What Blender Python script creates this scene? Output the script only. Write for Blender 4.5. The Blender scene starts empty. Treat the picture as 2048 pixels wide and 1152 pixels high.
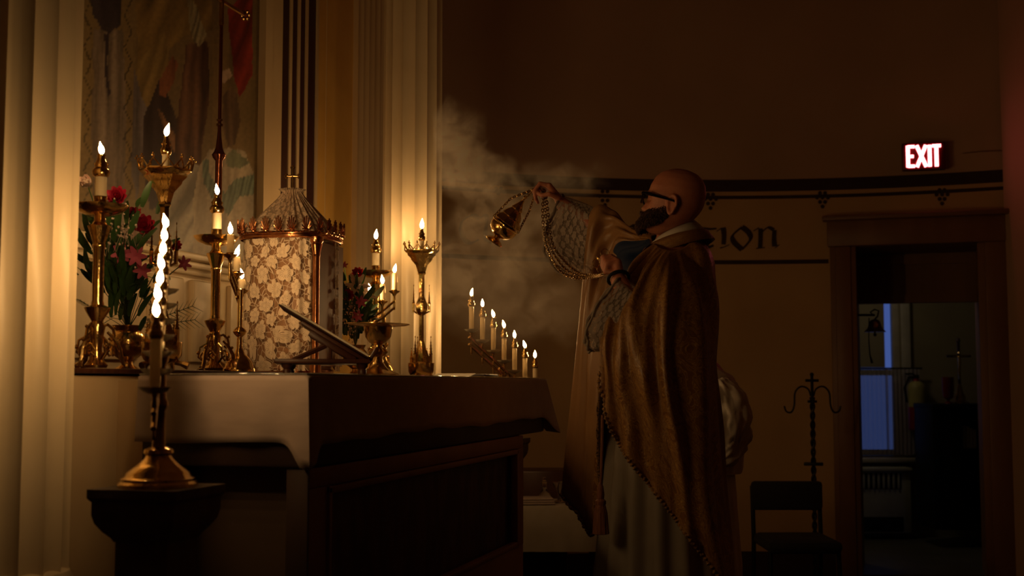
import bpy, bmesh, math, random
from mathutils import Vector, Matrix, noise
random.seed(7)
S = bpy.context.scene
C = S.collection
PI = math.pi

# ------------------------------------------------------------------ camera, world, exposure
EYE, F = 1.35, 2460.0
YAW, PITCH = math.radians(15.3), math.atan(192/2460.0)
CAM = Vector((1.358, -2.946, EYE))
RGT = Vector((math.cos(YAW), math.sin(YAW), 0)); FWD = Vector((-math.sin(YAW), math.cos(YAW), 0)); UP = Vector((0, 0, 1))
cd = bpy.data.cameras.new('camera'); cam = bpy.data.objects.new('camera', cd); C.objects.link(cam)
cd.sensor_width = 36; cd.lens = 36*F/2048; cd.clip_start = .05
cam.location = CAM; cam.rotation_euler = (PI/2 + PITCH, 0, YAW)
cd.dof.use_dof = True; cd.dof.focus_distance = 4.7; cd.dof.aperture_fstop = 3.2
S.camera = cam
w = bpy.data.worlds.new('dusk'); S.world = w; w.use_nodes = True
w.node_tree.nodes['Background'].inputs[0].default_value = (.09, .17, .62, 1)
w.node_tree.nodes['Background'].inputs[1].default_value = .30
S.view_settings.view_transform = 'Standard'; S.view_settings.look = 'None'
S.view_settings.gamma = 1; S.view_settings.use_curve_mapping = False
S.view_settings.exposure = 0.85
FLAME = 135.0
cy = S.cycles
cy.use_denoising = True; cy.max_bounces = 7; cy.diffuse_bounces = 4; cy.glossy_bounces = 4; cy.transmission_bounces = 6
cy.transparent_max_bounces = 10; cy.volume_bounces = 1; cy.volume_step_rate = 1.0; cy.volume_max_steps = 48
cy.sample_clamp_indirect = 3; cy.use_adaptive_sampling = True; cy.adaptive_threshold = .02
cy.caustics_reflective = False; cy.caustics_refractive = False; cy.blur_glossy = 0.5

# ------------------------------------------------------------------ coordinates
fp = (FWD*math.cos(PITCH) + UP*math.sin(PITCH)); upp = (UP*math.cos(PITCH) - FWD*math.sin(PITCH))
def P(px, py, Z):
    """point at horizontal distance Z on the sight line through photo pixel (px,py)"""
    d = fp + RGT*((px-1024)/F) + upp*((576-py)/F)
    return CAM + d*(Z/d.dot(FWD))
def W(X, Z, z=0.0):
    p = CAM + RGT*X + FWD*Z; return Vector((p.x, p.y, z))
def zat(py, Z): return P(1024, py, Z).z
def onx(px, t):
    """ground point on the plane x=-t under column px: returns (x,y,Z)"""
    k = (px-1024)/F/math.cos(PITCH)
    d = FWD + RGT*k
    a = (-t - CAM.x)/d.x
    p = CAM + d*a
    return p.x, p.y, a
RC = Matrix(((RGT.x, FWD.x, 0), (RGT.y, FWD.y, 0), (0, 0, 1))).to_4x4()   # axes: x to the right of the view, y away

# ------------------------------------------------------------------ materials
MATS = {}
def mat(name, col, rough=.6, metal=0, col2=None, nscale=8, ndet=4, bump=0, bscale=40, stretch=(1,1,1), sss=0, coat=0, spec=.5, sheen=0, alpha=None, trans=0, emit=None, estr=0, ramp=(.35,.65)):
    m = bpy.data.materials.new(name); m.use_nodes = True; nt = m.node_tree; N = nt.nodes; L = nt.links
    b = N['Principled BSDF']
    b.inputs['Base Color'].default_value = (*col, 1); b.inputs['Roughness'].default_value = rough; b.inputs['Metallic'].default_value = metal
    b.inputs['Specular IOR Level'].default_value = spec; b.inputs['Coat Weight'].default_value = coat
    b.inputs['Sheen Weight'].default_value = sheen; b.inputs['Transmission Weight'].default_value = trans
    if sss:
        b.inputs['Subsurface Weight'].default_value = sss; b.inputs['Subsurface Radius'].default_value = ((.022, .017, .010) if 'wax' in name else (.02, .008, .004)); b.inputs['Subsurface Scale'].default_value = 1
    if emit: b.inputs['Emission Color'].default_value = (*emit, 1); b.inputs['Emission Strength'].default_value = estr
    tc = N.new('ShaderNodeTexCoord'); mp = N.new('ShaderNodeMapping'); mp.inputs['Scale'].default_value = stretch
    L.new(tc.outputs['Object'], mp.inputs[0])
    n = N.new('ShaderNodeTexNoise'); n.inputs['Scale'].default_value = nscale; n.inputs['Detail'].default_value = ndet
    L.new(mp.outputs[0], n.inputs['Vector'])
    r = N.new('ShaderNodeValToRGB'); r.color_ramp.elements[0].position = ramp[0]; r.color_ramp.elements[1].position = ramp[1]
    c2 = col2 or tuple(c*.82 for c in col)
    r.color_ramp.elements[0].color = (*c2, 1); r.color_ramp.elements[1].color = (*col, 1)
    L.new(n.outputs[0], r.inputs[0]); L.new(r.outputs[0], b.inputs['Base Color'])
    if bump:
        n2 = N.new('ShaderNodeTexNoise'); n2.inputs['Scale'].default_value = bscale; L.new(mp.outputs[0], n2.inputs['Vector'])
        bp = N.new('ShaderNodeBump'); bp.inputs['Strength'].default_value = bump; bp.inputs['Distance'].default_value = .01
        L.new(n2.outputs[0], bp.inputs['Height']); L.new(bp.outputs[0], b.inputs['Normal'])
    if alpha is not None: b.inputs['Alpha'].default_value = alpha
    MATS[name] = m
    return m

brass = mat('polished brass', (.86, .60, .25), .16, 1, (.72, .46, .16), 30, bump=.12, bscale=60)
copper = mat('rose gilt metal', (.78, .36, .17), .2, 1, (.55, .22, .09), 30, bump=.1)
dark_brass = mat('aged brass', (.55, .36, .15), .24, 1, (.38, .23, .08), 25, bump=.1)
wax = mat('cream wax', (.93, .82, .60), .45, col2=(.90, .78, .55))
_nt = wax.node_tree; _t = _nt.nodes.new('ShaderNodeBsdfTranslucent'); _t.inputs[0].default_value = (.98, .84, .58, 1); _x = _nt.nodes.new('ShaderNodeMixShader'); _x.inputs[0].default_value = .38
_nt.links.new(_nt.nodes['Principled BSDF'].outputs[0], _x.inputs[1]); _nt.links.new(_t.outputs[0], _x.inputs[2]); _nt.links.new(_x.outputs[0], _nt.nodes['Material Output'].inputs[0])
cream2 = mat('buff painted panelling', (.50, .37, .22), .5, col2=(.46, .33, .19), nscale=4)
mensa_m = mat('shade-toned altar wood', (.055, .028, .018), .6, col2=(.04, .02, .013), nscale=5)  # darker copy of the altar wood; shade is put into the colour
end_m = mat('dim shelf front tone', (.13, .085, .055), .7, col2=(.11, .07, .045), nscale=3)  # brown imitates weak light on the cream shelf front
cream = mat('cream painted wood', (.74, .6, .4), .38, col2=(.7, .56, .36), nscale=5, bump=.03)
ochre = mat('golden painted plaster', (.80, .50, .13), .5, col2=(.72, .43, .10), nscale=4)
maroon = mat('dark maroon paint', (.05, .018, .014), .5)
plaster = mat('cream plaster', (.56, .37, .18), .85, col2=(.48, .31, .14), nscale=1.3, ndet=6, bump=.05)
plaster_up = mat('buff plaster above band', (.50, .33, .23), .9, col2=(.44, .29, .19), nscale=1.1, ndet=6)
stencil = mat('maroon stencil paint', (.045, .018, .014), .8)
floor_m = mat('brown carpet', (.2, .1, .07), .95, col2=(.035, .016, .012), nscale=90, bump=.3, bscale=300)
tile_m = mat('dark sacristy floor', (.16, .15, .12), .35, col2=(.12, .11, .09), nscale=3)
linen = mat('white linen', (.38, .29, .245), .7, col2=(.35, .265, .225), nscale=9, bump=.5, bscale=7, stretch=(1, 1, 2.2), sheen=.2)
satin = mat('bronze satin lining', (.36, .19, .075), .38, col2=(.30, .155, .06), nscale=4)
stone = mat('dark stone', (.17, .13, .10), .8, col2=(.12, .09, .07), nscale=14, bump=.3)
dwood = mat('dark stained wood', (.075, .026, .011), .38, col2=(.045, .015, .006), nscale=6, stretch=(1, 8, 1), spec=.3)
altar_wood = mat('brown painted altar wood', (.30, .15, .09), .55, col2=(.23, .11, .065), nscale=5)
black = mat('black lacquer', (.008, .007, .007), .6, spec=.25)
blackcloth = mat('black upholstery', (.012, .009, .009), .9, bump=.2)
iron = mat('wrought iron', (.02, .015, .012), .5, .6, bump=.3)
skin = mat('skin', (.55, .22, .13), .5, col2=(.47, .17, .10), nscale=14, sss=.08, bump=.08, bscale=120)
beard_m = mat('dark brown beard', (.10, .042, .022), .7, col2=(.05, .02, .012), nscale=90, bump=.6, bscale=220)
white_cloth = mat('white cotton', (.72, .66, .58), .8, col2=(.66, .60, .52), nscale=10, sheen=.2)
blue_cloth = mat('deep blue silk', (.008, .022, .075), .6, col2=(.006, .015, .05), spec=.2, nscale=10)
leaf_m = mat('leaf green', (.05, .12, .03), .45, col2=(.03, .07, .02), nscale=20)
crimson = mat('crimson petals', (.5, .012, .05), .6, col2=(.32, .008, .03), nscale=30)
pinkf = mat('pink petals', (.62, .13, .22), .6, col2=(.5, .08, .16), nscale=30)
whitef = mat('white petals', (.82, .66, .56), .55, col2=(.75, .5, .42), nscale=20, sss=.1)
glass = mat('clear glass', (.95, .9, .8), .04, col2=(.95, .9, .8), trans=1)
paper = mat('cream paper', (.75, .66, .5), .8)
red_m = mat('red enamel', (.28, .012, .012), .35)
ruby = mat('ruby glass', (.35, .02, .02), .1, trans=.5)
ivory = mat('white enamelled metal', (.55, .56, .45), .5)
yellow_m = mat('pale label', (.42, .38, .14), .5)
cord_m = mat('gold cord', (.38, .2, .06), .7, col2=(.06, .03, .02), nscale=160, ramp=(.45, .5))
alb_cloth = mat('shade-dimmed white linen', (.36, .31, .25), .85, col2=(.32, .27, .21), nscale=10)  # white cloth darkened in its colour to stand for shade
tassel_m = mat('russet silk thread', (.32, .12, .05), .7, col2=(.2, .07, .03), nscale=60, stretch=(6, 6, .3), bump=.5)
sash_m = mat('window sash paint', (.55, .52, .45), .5)

def emission_mat(name, col, strength):
    m = bpy.data.materials.new(name); m.use_nodes = True; nt = m.node_tree
    e = nt.nodes.new('ShaderNodeEmission'); e.inputs[0].default_value = (*col, 1); e.inputs[1].default_value = strength
    nt.links.new(e.outputs[0], nt.nodes['Material Output'].inputs[0]); nt.nodes.remove(nt.nodes['Principled BSDF'])
    return m
flame_m = emission_mat('candle flame', (1, .58, .225), FLAME)
exit_m = emission_mat('lit exit letters', (1, .16, .17), 6.5)

def lace_mat(name, col, scale, cut=.36, density=.5):
    """flowered lace: five-petalled flowers in staggered rows over a partly open net"""
    m = bpy.data.materials.new(name); m.use_nodes = True; nt = m.node_tree; N = nt.nodes; L = nt.links
    b = N['Principled BSDF']; b.inputs['Base Color'].default_value = (*col, 1); b.inputs['Roughness'].default_value = .8
    def mth(op, a, b_=None):
        n = N.new('ShaderNodeMath'); n.operation = op
        for i, x in enumerate((a, b_)):
            if x is None: continue
            if isinstance(x, (int, float)): n.inputs[i].default_value = x
            else: L.new(x, n.inputs[i])
        return n.outputs[0]
    uv = N.new('ShaderNodeUVMap'); sc = N.new('ShaderNodeVectorMath'); sc.operation = 'SCALE'; sc.inputs['Scale'].default_value = scale
    L.new(uv.outputs[0], sc.inputs[0])
    nz = N.new('ShaderNodeTexNoise'); nz.inputs['Scale'].default_value = .7; nz.inputs['Detail'].default_value = 1; L.new(sc.outputs[0], nz.inputs['Vector'])
    add = N.new('ShaderNodeVectorMath'); add.operation = 'ADD'; L.new(sc.outputs[0], add.inputs[0]); L.new(nz.outputs['Color'], add.inputs[1])
    a = density
    for off, rot in ((0, .3), (.5, 1.5)):
        o = N.new('ShaderNodeVectorMath'); o.operation = 'ADD'; o.inputs[1].default_value = (off, off, 0); L.new(add.outputs[0], o.inputs[0])
        sp = N.new('ShaderNodeSeparateXYZ'); L.new(o.outputs[0], sp.inputs[0])
        x = mth('SUBTRACT', mth('FRACT', sp.outputs[0]), .5); y = mth('SUBTRACT', mth('FRACT', sp.outputs[1]), .5)
        r = mth('SQRT', mth('ADD', mth('MULTIPLY', x, x), mth('MULTIPLY', y, y)))
        an = mth('ADD', mth('ARCTAN2', y, x), rot)
        lobe = mth('POWER', mth('ABSOLUTE', mth('COSINE', mth('MULTIPLY', an, 2.5))), .5)
        pet = mth('LESS_THAN', r, mth('ADD', mth('MULTIPLY', lobe, cut*.45), cut*.55))
        slit = mth('MULTIPLY', mth('LESS_THAN', mth('ABSOLUTE', mth('SINE', mth('MULTIPLY', an, 7.5))), .3), mth('MULTIPLY', mth('LESS_THAN', r, cut*.55), mth('GREATER_THAN', r, cut*.22)))
        a = mth('MAXIMUM', a, mth('SUBTRACT', pet, mth('MULTIPLY', slit, .8)))
    n2 = N.new('ShaderNodeTexVoronoi'); n2.feature = 'DISTANCE_TO_EDGE'; n2.inputs['Scale'].default_value = 4.5; L.new(add.outputs[0], n2.inputs['Vector'])
    a = mth('MAXIMUM', a, mth('MULTIPLY', mth('LESS_THAN', n2.outputs[0], .05), .75))
    L.new(a, b.inputs['Alpha'])
    return m
lace = lace_mat('flowered ivory lace', (.88, .70, .52), 9.5, .315, .10)
lace_fine = lace_mat('fine white lace', (.56, .46, .39), 24, .32, .18)

def brocade_mat(name):
    m = mat(name, (.40, .21, .05), .38, 0, (.30, .14, .035), 5)
    nt = m.node_tree; N = nt.nodes; L = nt.links; b = N['Principled BSDF']
    uv = N.new('ShaderNodeUVMap')
    ns = N.new('ShaderNodeTexNoise'); ns.inputs['Scale'].default_value = 13; ns.inputs['Detail'].default_value = 2; ns.inputs['Distortion'].default_value = 2.6
    L.new(uv.outputs[0], ns.inputs['Vector'])
    r = N.new('ShaderNodeValToRGB'); cr = r.color_ramp
    cr.elements[0].position = .42; cr.elements[0].color = (.24, .105, .030, 1); cr.elements[1].position = .45; cr.elements[1].color = (.55, .32, .085, 1)
    for p_, c_ in ((.475, (.30, .14, .038, 1)), (.535, (.33, .155, .042, 1)), (.55, (.58, .34, .09, 1)), (.58, (.20, .085, .026, 1)), (.66, (.40, .21, .055, 1))):
        e = cr.elements.new(p_); e.color = c_
    L.new(ns.outputs[0], r.inputs[0]); L.new(r.outputs[0], b.inputs['Base Color'])
    bp = N.new('ShaderNodeBump'); bp.inputs['Strength'].default_value = .5; bp.inputs['Distance'].default_value = .004
    L.new(r.outputs[0], bp.inputs['Height']); L.new(bp.outputs[0], b.inputs['Normal'])
    return m
brocade = brocade_mat('gold brocade')

# ------------------------------------------------------------------ mesh helpers
class MB:
    def __init__(s): s.bm = bmesh.new(); s.uv = s.bm.loops.layers.uv.new('UVMap'); s.mi = 0
    def add(s, verts, faces, M=None, uvs=None):
        vs = [s.bm.verts.new(M @ Vector(v) if M else Vector(v)) for v in verts]
        for f in faces:
            try:
                fc = s.bm.faces.new([vs[i] for i in f]); fc.material_index = s.mi
                if uvs:
                    for lp, i in zip(fc.loops, f): lp[s.uv].uv = uvs[i]
            except ValueError: pass
        return s
    def box(s, c, sz, M=None, bev=0):
        x, y, z = c; a, b, h = sz[0]/2, sz[1]/2, sz[2]/2
        if not bev:
            v = [(x+i*a, y+j*b, z+k*h) for i in (-1, 1) for j in (-1, 1) for k in (-1, 1)]
            return s.add(v, [(0,1,3,2), (4,6,7,5), (0,4,5,1), (2,3,7,6), (0,2,6,4), (1,5,7,3)], M)
        bev = min(bev, a*.9, b*.9, h*.9)
        rings = []
        for dz, ins in ((-h, bev), (-h+bev*.3, bev*.3), (-h+bev, 0), (h-bev, 0), (h-bev*.3, bev*.3), (h, bev)):
            r = []
            for (sx, sy) in ((1,1), (-1,1), (-1,-1), (1,-1)):
                for q in range(3):
                    an = {(1,1):0, (-1,1):PI/2, (-1,-1):PI, (1,-1):1.5*PI}[(sx,sy)] + q*PI/4
                    r.append((x+sx*(a-bev)+math.cos(an)*(bev-ins), y+sy*(b-bev)+math.sin(an)*(bev-ins), z+dz))
            rings.append(r)
        return s.loft(rings, M=M)
    def loft(s, rings, closed=True, cap=True, M=None, uvscale=None):
        n = len(rings[0]); v = [p for r in rings for p in r]; f = []
        uvs = []
        for i, r in enumerate(rings):
            for j in range(n): uvs.append(((j/n if closed else j/(n-1)), i/(len(rings)-1)))
        if uvscale: uvs = [(a*uvscale[0], b*uvscale[1]) for a, b in uvs]
        for i in range(len(rings)-1):
            for j in range(n if closed else n-1):
                k = (j+1) % n
                f.append((i*n+j, i*n+k, (i+1)*n+k, (i+1)*n+j))
        if cap and closed:
            f.append(tuple(range(n-1, -1, -1))); f.append(tuple((len(rings)-1)*n+j for j in range(n)))
        return s.add(v, f, M, uvs)
    def lathe(s, prof, n=20, M=None, mod=None, cap=True, uvscale=None, ph=0):
        rings = []
        for r, z in prof:
            rings.append([((r*(mod(2*PI*j/n, z) if mod else 1))*math.cos(2*PI*j/n+ph), (r*(mod(2*PI*j/n, z) if mod else 1))*math.sin(2*PI*j/n+ph), z) for j in range(n)])
        return s.loft(rings, cap=cap, M=M, uvscale=uvscale)
    def tube(s, pts, rad, n=8, cap=True, M=None, closed_path=False):
        pts = [Vector(p) for p in pts]; m = len(pts)
        rads = rad if isinstance(rad, (list, tuple)) else [rad]*m
        rings = []; prev = None
        for i, p in enumerate(pts):
            if closed_path: t = pts[(i+1) % m] - pts[i-1]
            else: t = pts[min(i+1, m-1)] - pts[max(i-1, 0)]
            if t.length < 1e-9: t = Vector((0, 0, 1))
            t.normalize()
            if prev is None:
                a = Vector((0, 0, 1)) if abs(t.z) < .9 else Vector((1, 0, 0))
                u = t.cross(a).normalized()
            else:
                u = prev - t*prev.dot(t)
                u = u.normalized() if u.length > 1e-6 else t.orthogonal().normalized()
            prev = u; v = t.cross(u)
            rings.append([tuple(p + (u*math.cos(2*PI*j/n) + v*math.sin(2*PI*j/n))*rads[i]) for j in range(n)])
        if closed_path:
            rings.append(rings[0]); cap = False
        return s.loft(rings, cap=cap, M=M)
    def ball(s, c, r, n=10, M=None):
        if isinstance(r, (int, float)): r = (r, r, r)
        rings = []
        for i in range(n//2+1):
            a = -PI/2 + PI*i/(n//2)
            cr = max(math.cos(a), .02)
            rings.append([(c[0]+r[0]*cr*math.cos(2*PI*j/n), c[1]+r[1]*cr*math.sin(2*PI*j/n), c[2]+r[2]*math.sin(a)) for j in range(n)])
        return s.loft(rings, M=M)
    def capsule(s, a, b, ra, rb, n=12):
        a, b = Vector(a), Vector(b); d = (b-a); L = d.length; d.normalize()
        pts = []; rr = []
        for q in range(5):
            an = PI/2*(1-q/4); pts.append(a - d*ra*math.sin(an)); rr.append(max(ra*math.cos(an), ra*.05))
        for q in range(5):
            an = PI/2*q/4; pts.append(b + d*rb*math.sin(an)); rr.append(max(rb*math.cos(an), rb*.05))
        return s.tube(pts, rr, n)
    def chainlinks(s, pts, size, wire, n=5):
        """oval links laid end to end along the polyline"""
        pts = [Vector(p) for p in pts]; out = []; acc = 0
        step = size*.78
        q = pts[0].copy(); out.append(q.copy()); i = 0
        while i < len(pts)-1:
            d = pts[i+1]-q
            if d.length < step-acc: acc += d.length; q = pts[i+1].copy(); i += 1
            else:
                q = q + d.normalized()*(step-acc); acc = 0; out.append(q.copy())
        for i in range(len(out)-1):
            a, b = out[i], out[i+1]; t = (b-a).normalized(); u = t.orthogonal().normalized(); u.rotate(Matrix.Rotation(PI/2*(i % 2)+.4, 3, t))
            c = (a+b)/2
            ring = [c + t*(size*.55*math.cos(k*2*PI/8)) + u*(size*.3*math.sin(k*2*PI/8)) for k in range(8)]
            s.tube(ring, wire, n, closed_path=True)
        return s
    def build(s, name, m, parent=None, smooth=True, loc=None, auto=.7):
        bmesh.ops.recalc_face_normals(s.bm, faces=s.bm.faces[:])
        me = bpy.data.meshes.new(name); s.bm.to_mesh(me); s.bm.free()
        for x in (m if isinstance(m, (list, tuple)) else [m]): me.materials.append(x)
        if smooth:
            me.shade_smooth()
            if auto:
                try: me.set_sharp_from_angle(angle=auto)
                except Exception: pass
        o = bpy.data.objects.new(name, me); C.objects.link(o)
        if loc is not None: o.location = loc
        if parent: o.parent = parent
        return o

def tag(o, label, cat, group=None, kind=None):
    o['label'] = label
    if cat: o['category'] = cat
    if group: o['group'] = group
    if kind: o['kind'] = kind
    return o
def empty(name, loc, rz=0):
    o = bpy.data.objects.new(name, None); C.objects.link(o); o.location = loc; o.rotation_euler = (0, 0, rz); o.empty_display_size = .05
    return o
def struct(o): o['kind'] = 'structure'; return o
def catmull(pts, n, closed=False):
    pts = [Vector(p) for p in pts]; m = len(pts); out = []
    segs = m if closed else m-1
    for k in range(n if closed else n):
        u = k/(n if closed else n-1)*segs
        i = min(int(u), segs-1); f = u-i
        g = (lambda q: pts[q % m]) if closed else (lambda q: pts[min(max(q, 0), m-1)])
        p0, p1, p2, p3 = g(i-1), g(i), g(i+1), g(i+2)
        out.append(.5*((2*p1)+(p2-p0)*f+(2*p0-5*p1+4*p2-p3)*f*f+(3*p1-p0-3*p2+p3)*f**3))
    return out
T = Matrix.Translation
def Rz(a): return Matrix.Rotation(a, 4, 'Z')
def align(a, b):
    """matrix putting local z along a->b at a"""
    a, b = Vector(a), Vector(b); q = Vector((0, 0, 1)).rotation_difference((b-a).normalized())
    return T(a) @ q.to_matrix().to_4x4()
def interp(tab, x):
    if x <= tab[0][0]: return tab[0][1:]
    for a, b in zip(tab, tab[1:]):
        if x <= b[0]:
            f = (x-a[0])/(b[0]-a[0]); return tuple(p+(q-p)*f for p, q in zip(a[1:], b[1:]))
    return tab[-1][1:]

ALT_TOP = EYE + .014
PRED = .33
GR_TOP = EYE + .043
# ------------------------------------------------------------------ room shell
AC, AR = (1.45, 4.3), 4.3          # centre and radius of the curved apse wall, in view axes (right, away)
def apt(a, z, off=0.0):            # a: angle from straight away, positive to the right
    return W(AC[0]+(AR-off)*math.sin(a), AC[1]+(AR-off)*math.cos(a), z)
def wallpt(px, py, off=.004):
    d = fp + RGT*((px-1024)/F) + upp*((576-py)/F)
    dx, dz = d.dot(RGT), d.dot(FWD); R = AR-off
    a = dx*dx+dz*dz; b = -2*(dx*AC[0]+dz*AC[1]); c = AC[0]**2+AC[1]**2-R*R
    s = (-b+math.sqrt(b*b-4*a*c))/(2*a)
    return CAM + d*s
def wang(px): 
    p = wallpt(px, 768)-CAM; return math.atan2(p.dot(RGT)-AC[0], p.dot(FWD)-AC[1])
zb = lambda py: wallpt(1500, py).z
Z_A1, Z_A0, Z_T1, Z_T0, Z_L1, Z_L0 = zb(359), zb(383), zb(391), zb(398), zb(520), zb(528.5)
A_END = wang(2036); A_D0, A_D1 = wang(1712), wang(1968)
DOOR_H = wallpt(1840, 490).z; 
HGT = 5.6
m = MB(); A0 = -1.05
angs = sorted(set([A0+(A_END-A0)*i/70 for i in range(71)]+[A_D0, A_D1, wang(2026)]))
zs = [0, .2, Z_L0, Z_L1, Z_T0, Z_T1, Z_A0, Z_A1, DOOR_H, HGT]; zs = sorted(set(zs))
a_turn = wang(2026)
for i in range(len(angs)-1):
    for j in range(len(zs)-1):
        a0, a1, z0, z1 = angs[i], angs[i+1], zs[j], zs[j+1]; am = (a0+a1)/2; zm = (z0+z1)/2
        if A_D0 < am < A_D1 and zm < DOOR_H: continue
        m.mi = 0
        if Z_L0 < zm < Z_L1 and am < wang(1675): m.mi = 1
        if Z_T0 < zm < Z_T1 or Z_A0 < zm < Z_A1: m.mi = 1
        if am > a_turn and wallpt(2030, 432).z < zm < Z_A1: m.mi = 1
        if zm > Z_A1: m.mi = 2
        if zm < .2: m.mi = 1
        m.add([apt(a0, z0), apt(a1, z0), apt(a1, z1), apt(a0, z1)], [(0, 1, 2, 3)])
bmesh.ops.remove_doubles(m.bm, verts=m.bm.verts[:], dist=1e-4)
wall_back = struct(m.build('wall_back', [plaster, stencil, plaster_up], auto=.3))

# painted lettering and grape stencils on the apse wall
def brush(name, strokes, parent, wd=9):
    m = MB()
    for st in strokes:
        w0 = wd
        if isinstance(st[0], (int, float)): w0 = st[0]; st = st[1]
        pts = catmull([(x, y, 0) for x, y in st], 4*len(st)+2)
        v = []
        for i, p in enumerate(pts):
            t = pts[min(i+1, len(pts)-1)]-pts[max(i-1, 0)]; t.normalize()
            # broad nib held at 40 degrees
            nib = Vector((math.cos(-.7), math.sin(-.7), 0)); nrm = Vector((-t.y, t.x, 0))
            h = w0/2*max(.35, abs(nib.dot(nrm)))
            for sg in (-1, 1):
                q = p+nrm*h*sg
                v.append((q.x, q.y))
        vv = [wallpt(x, y, .006) for x, y in v] + [wallpt(x, y, .001) for x, y in v]; n = len(v)
        f = []
        for i in range(0, n-2, 2):
            f += [(i, i+1, i+3, i+2), (i, i+2, i+2+n, i+n), (i+1, i+3, i+3+n, i+1+n)]
        m.add(vv, f)
    return m.build(name, stencil, parent, smooth=False)
brush('painted_letter_c', [[(959, 437), (945, 431), (927, 440), (921, 458), (927, 477), (941, 486), (958, 479)]], wall_back, 10)
brush('painted_letter_i', [[(960, 436), (970, 431), (974, 440), (971, 462), (972, 478), (984, 484)]], wall_back, 10)
brush('painted_letter_a', [[(1252, 460), (1266, 452), (1282, 466), (1292, 492), (1300, 496)], [(1284, 470), (1262, 476), (1256, 488), (1268, 497), (1288, 488)]], wall_back, 11)
brush('painted_letter_t', [(7, [(1394, 463), (1400, 457), (1420, 458), (1433, 457)]), (13, [(1412, 458), (1411, 480), (1414, 494), (1427, 491)])], wall_back)
brush('painted_letter_i', [(5, [(1433, 463), (1443, 456)]), (12, [(1446, 455), (1448, 470), (1447, 489)]), (5, [(1440, 496), (1448, 494), (1459, 489)])], wall_back)
brush('painted_letter_o', [[(1484, 454), (1466, 470), (1468, 484), (1484, 499)], [(1484, 454), (1498, 466), (1500, 480), (1484, 499)]], wall_back, 11)
brush('painted_letter_n', [(5, [(1507, 462), (1518, 455)]), (12, [(1521, 457), (1521, 475), (1520, 496)]), (8, [(1524, 464), (1536, 455), (1548, 460)]), (12, [(1549, 460), (1548, 478), (1549, 493)]), (5, [(1550, 496), (1559, 489)]), (4, [(1512, 497), (1530, 495)])], wall_back)
for gx, gy in ((997, 372), (1210, 410-14), (1421, 402), (1645, 399), (1884, 393)):
    m = MB()
    for dx, dy in ((-5, -13), (5, -13), (-11, -4), (0, -4), (11, -4), (-5, 5), (5, 5), (0, 14)):
        v = [wallpt(gx+dx+4*math.cos(k*PI/6), gy+dy+4*math.sin(k*PI/6), .006) for k in range(12)]
        v2 = [wallpt(gx+dx+4*math.cos(k*PI/6), gy+dy+4*math.sin(k*PI/6), .001) for k in range(12)]
        m.loft([v2, v])
    m.build('grape_stencil', stencil, wall_back, smooth=False)

# rest of the shell
def wallbox(name, a, b, z0, z1, th=.12, m=plaster_up):
    a, b = Vector((a[0], a[1], 0)), Vector((b[0], b[1], 0)); d = (b-a); L = d.length; an = math.atan2(d.y, d.x)
    q = MB(); q.box((L/2, 0, (z0+z1)/2), (L, th, z1-z0)); o = q.build(name, m, smooth=False)
    o.location = a; o.rotation_euler = (0, 0, an); return struct(o)
pE = apt(A_END, 0)
pr = W(3.75, 7.9); pf_r = W(4.6, -3.2); pf_l = W(-4.2, -3.2); pl = W(-3.6, 5.5); pA = apt(A0, 0)
wallbox('wall_right', pE, pf_r, 0, HGT)
wallbox('wall_front', pf_r, pf_l, 0, HGT)
wallbox('wall_left', pf_l, pA, 0, HGT)
q = MB(); q.box((0, 0, HGT+.05), (26, 26, .1)); struct(q.build('ceiling', plaster_up, smooth=False))
q = MB(); q.box((0, 0, -.05), (26, 26, .1)); struct(q.build('floor', floor_m, smooth=False)); 
# altar platform: two steps
q = MB(); q.box((.25, 1.3, PRED/4), (2.75, 4.3, PRED/2), bev=.01); q.box((.1, 1.3, PRED*.75), (2.25, 3.7, PRED/2), bev=.01)
struct(q.build('trim_1', floor_m)); 

# right corner trim + door casing
def cbox(m, px0, px1, py0, py1, Z, depth, bev=.004):
    """box whose front face fills the pixel rectangle at distance Z; sides aligned with the view"""
    a, b = P(px0, py1, Z), P(px1, py0, Z)
    X0, X1 = (a-CAM).dot(RGT), (b-CAM).dot(RGT)
    m.box(((X0+X1)/2, Z+depth/2, (a.z+b.z)/2), (abs(X1-X0), depth, abs(b.z-a.z)), M=T((CAM.x, CAM.y, 0)) @ RC, bev=bev)
    return (X0+X1)/2
trim = mat('brown varnished casing', (.24, .12, .06), .5, col2=(.18, .085, .04), nscale=4, stretch=(1, 1, .2))
c0, c1 = apt(A_D0, 0), apt(A_D1, 0)
dv = (c1-c0); DW = dv.length; dan = math.atan2(dv.y, dv.x)
DM = T(c0) @ Rz(dan)        # local x along the door opening, y away from the altar
q = MB()
for x0, x1 in ((-.155, 0.02), (DW-.02, DW+.21)):
    q.box(((x0+x1)/2, -.02, DOOR_H/2), (x1-x0, .05, DOOR_H), M=DM, bev=.008)
    q.box(((x0+x1)/2, -.05, DOOR_H/2), ((x1-x0)*.6, .02, DOOR_H), M=DM, bev=.008)
q.box((DW/2+.03, -.03, DOOR_H+.09), (DW+.40, .07, .18), M=DM, bev=.01)
q.box((DW/2+.03, -.05, DOOR_H+.195), (DW+.46, .13, .035), M=DM, bev=.01)
struct(q.build('trim_2', trim))
q = MB()                     # deep passage: jambs, soffit panel and head
for x in (-.03, DW+.03): q.box((x, .45, DOOR_H/2), (.06, .9, DOOR_H), M=DM)
q.box((DW/2, .45, DOOR_H+.03), (DW+.12, .9, .06), M=DM)
zs2 = P(1840, 606, 8.95).z
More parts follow.
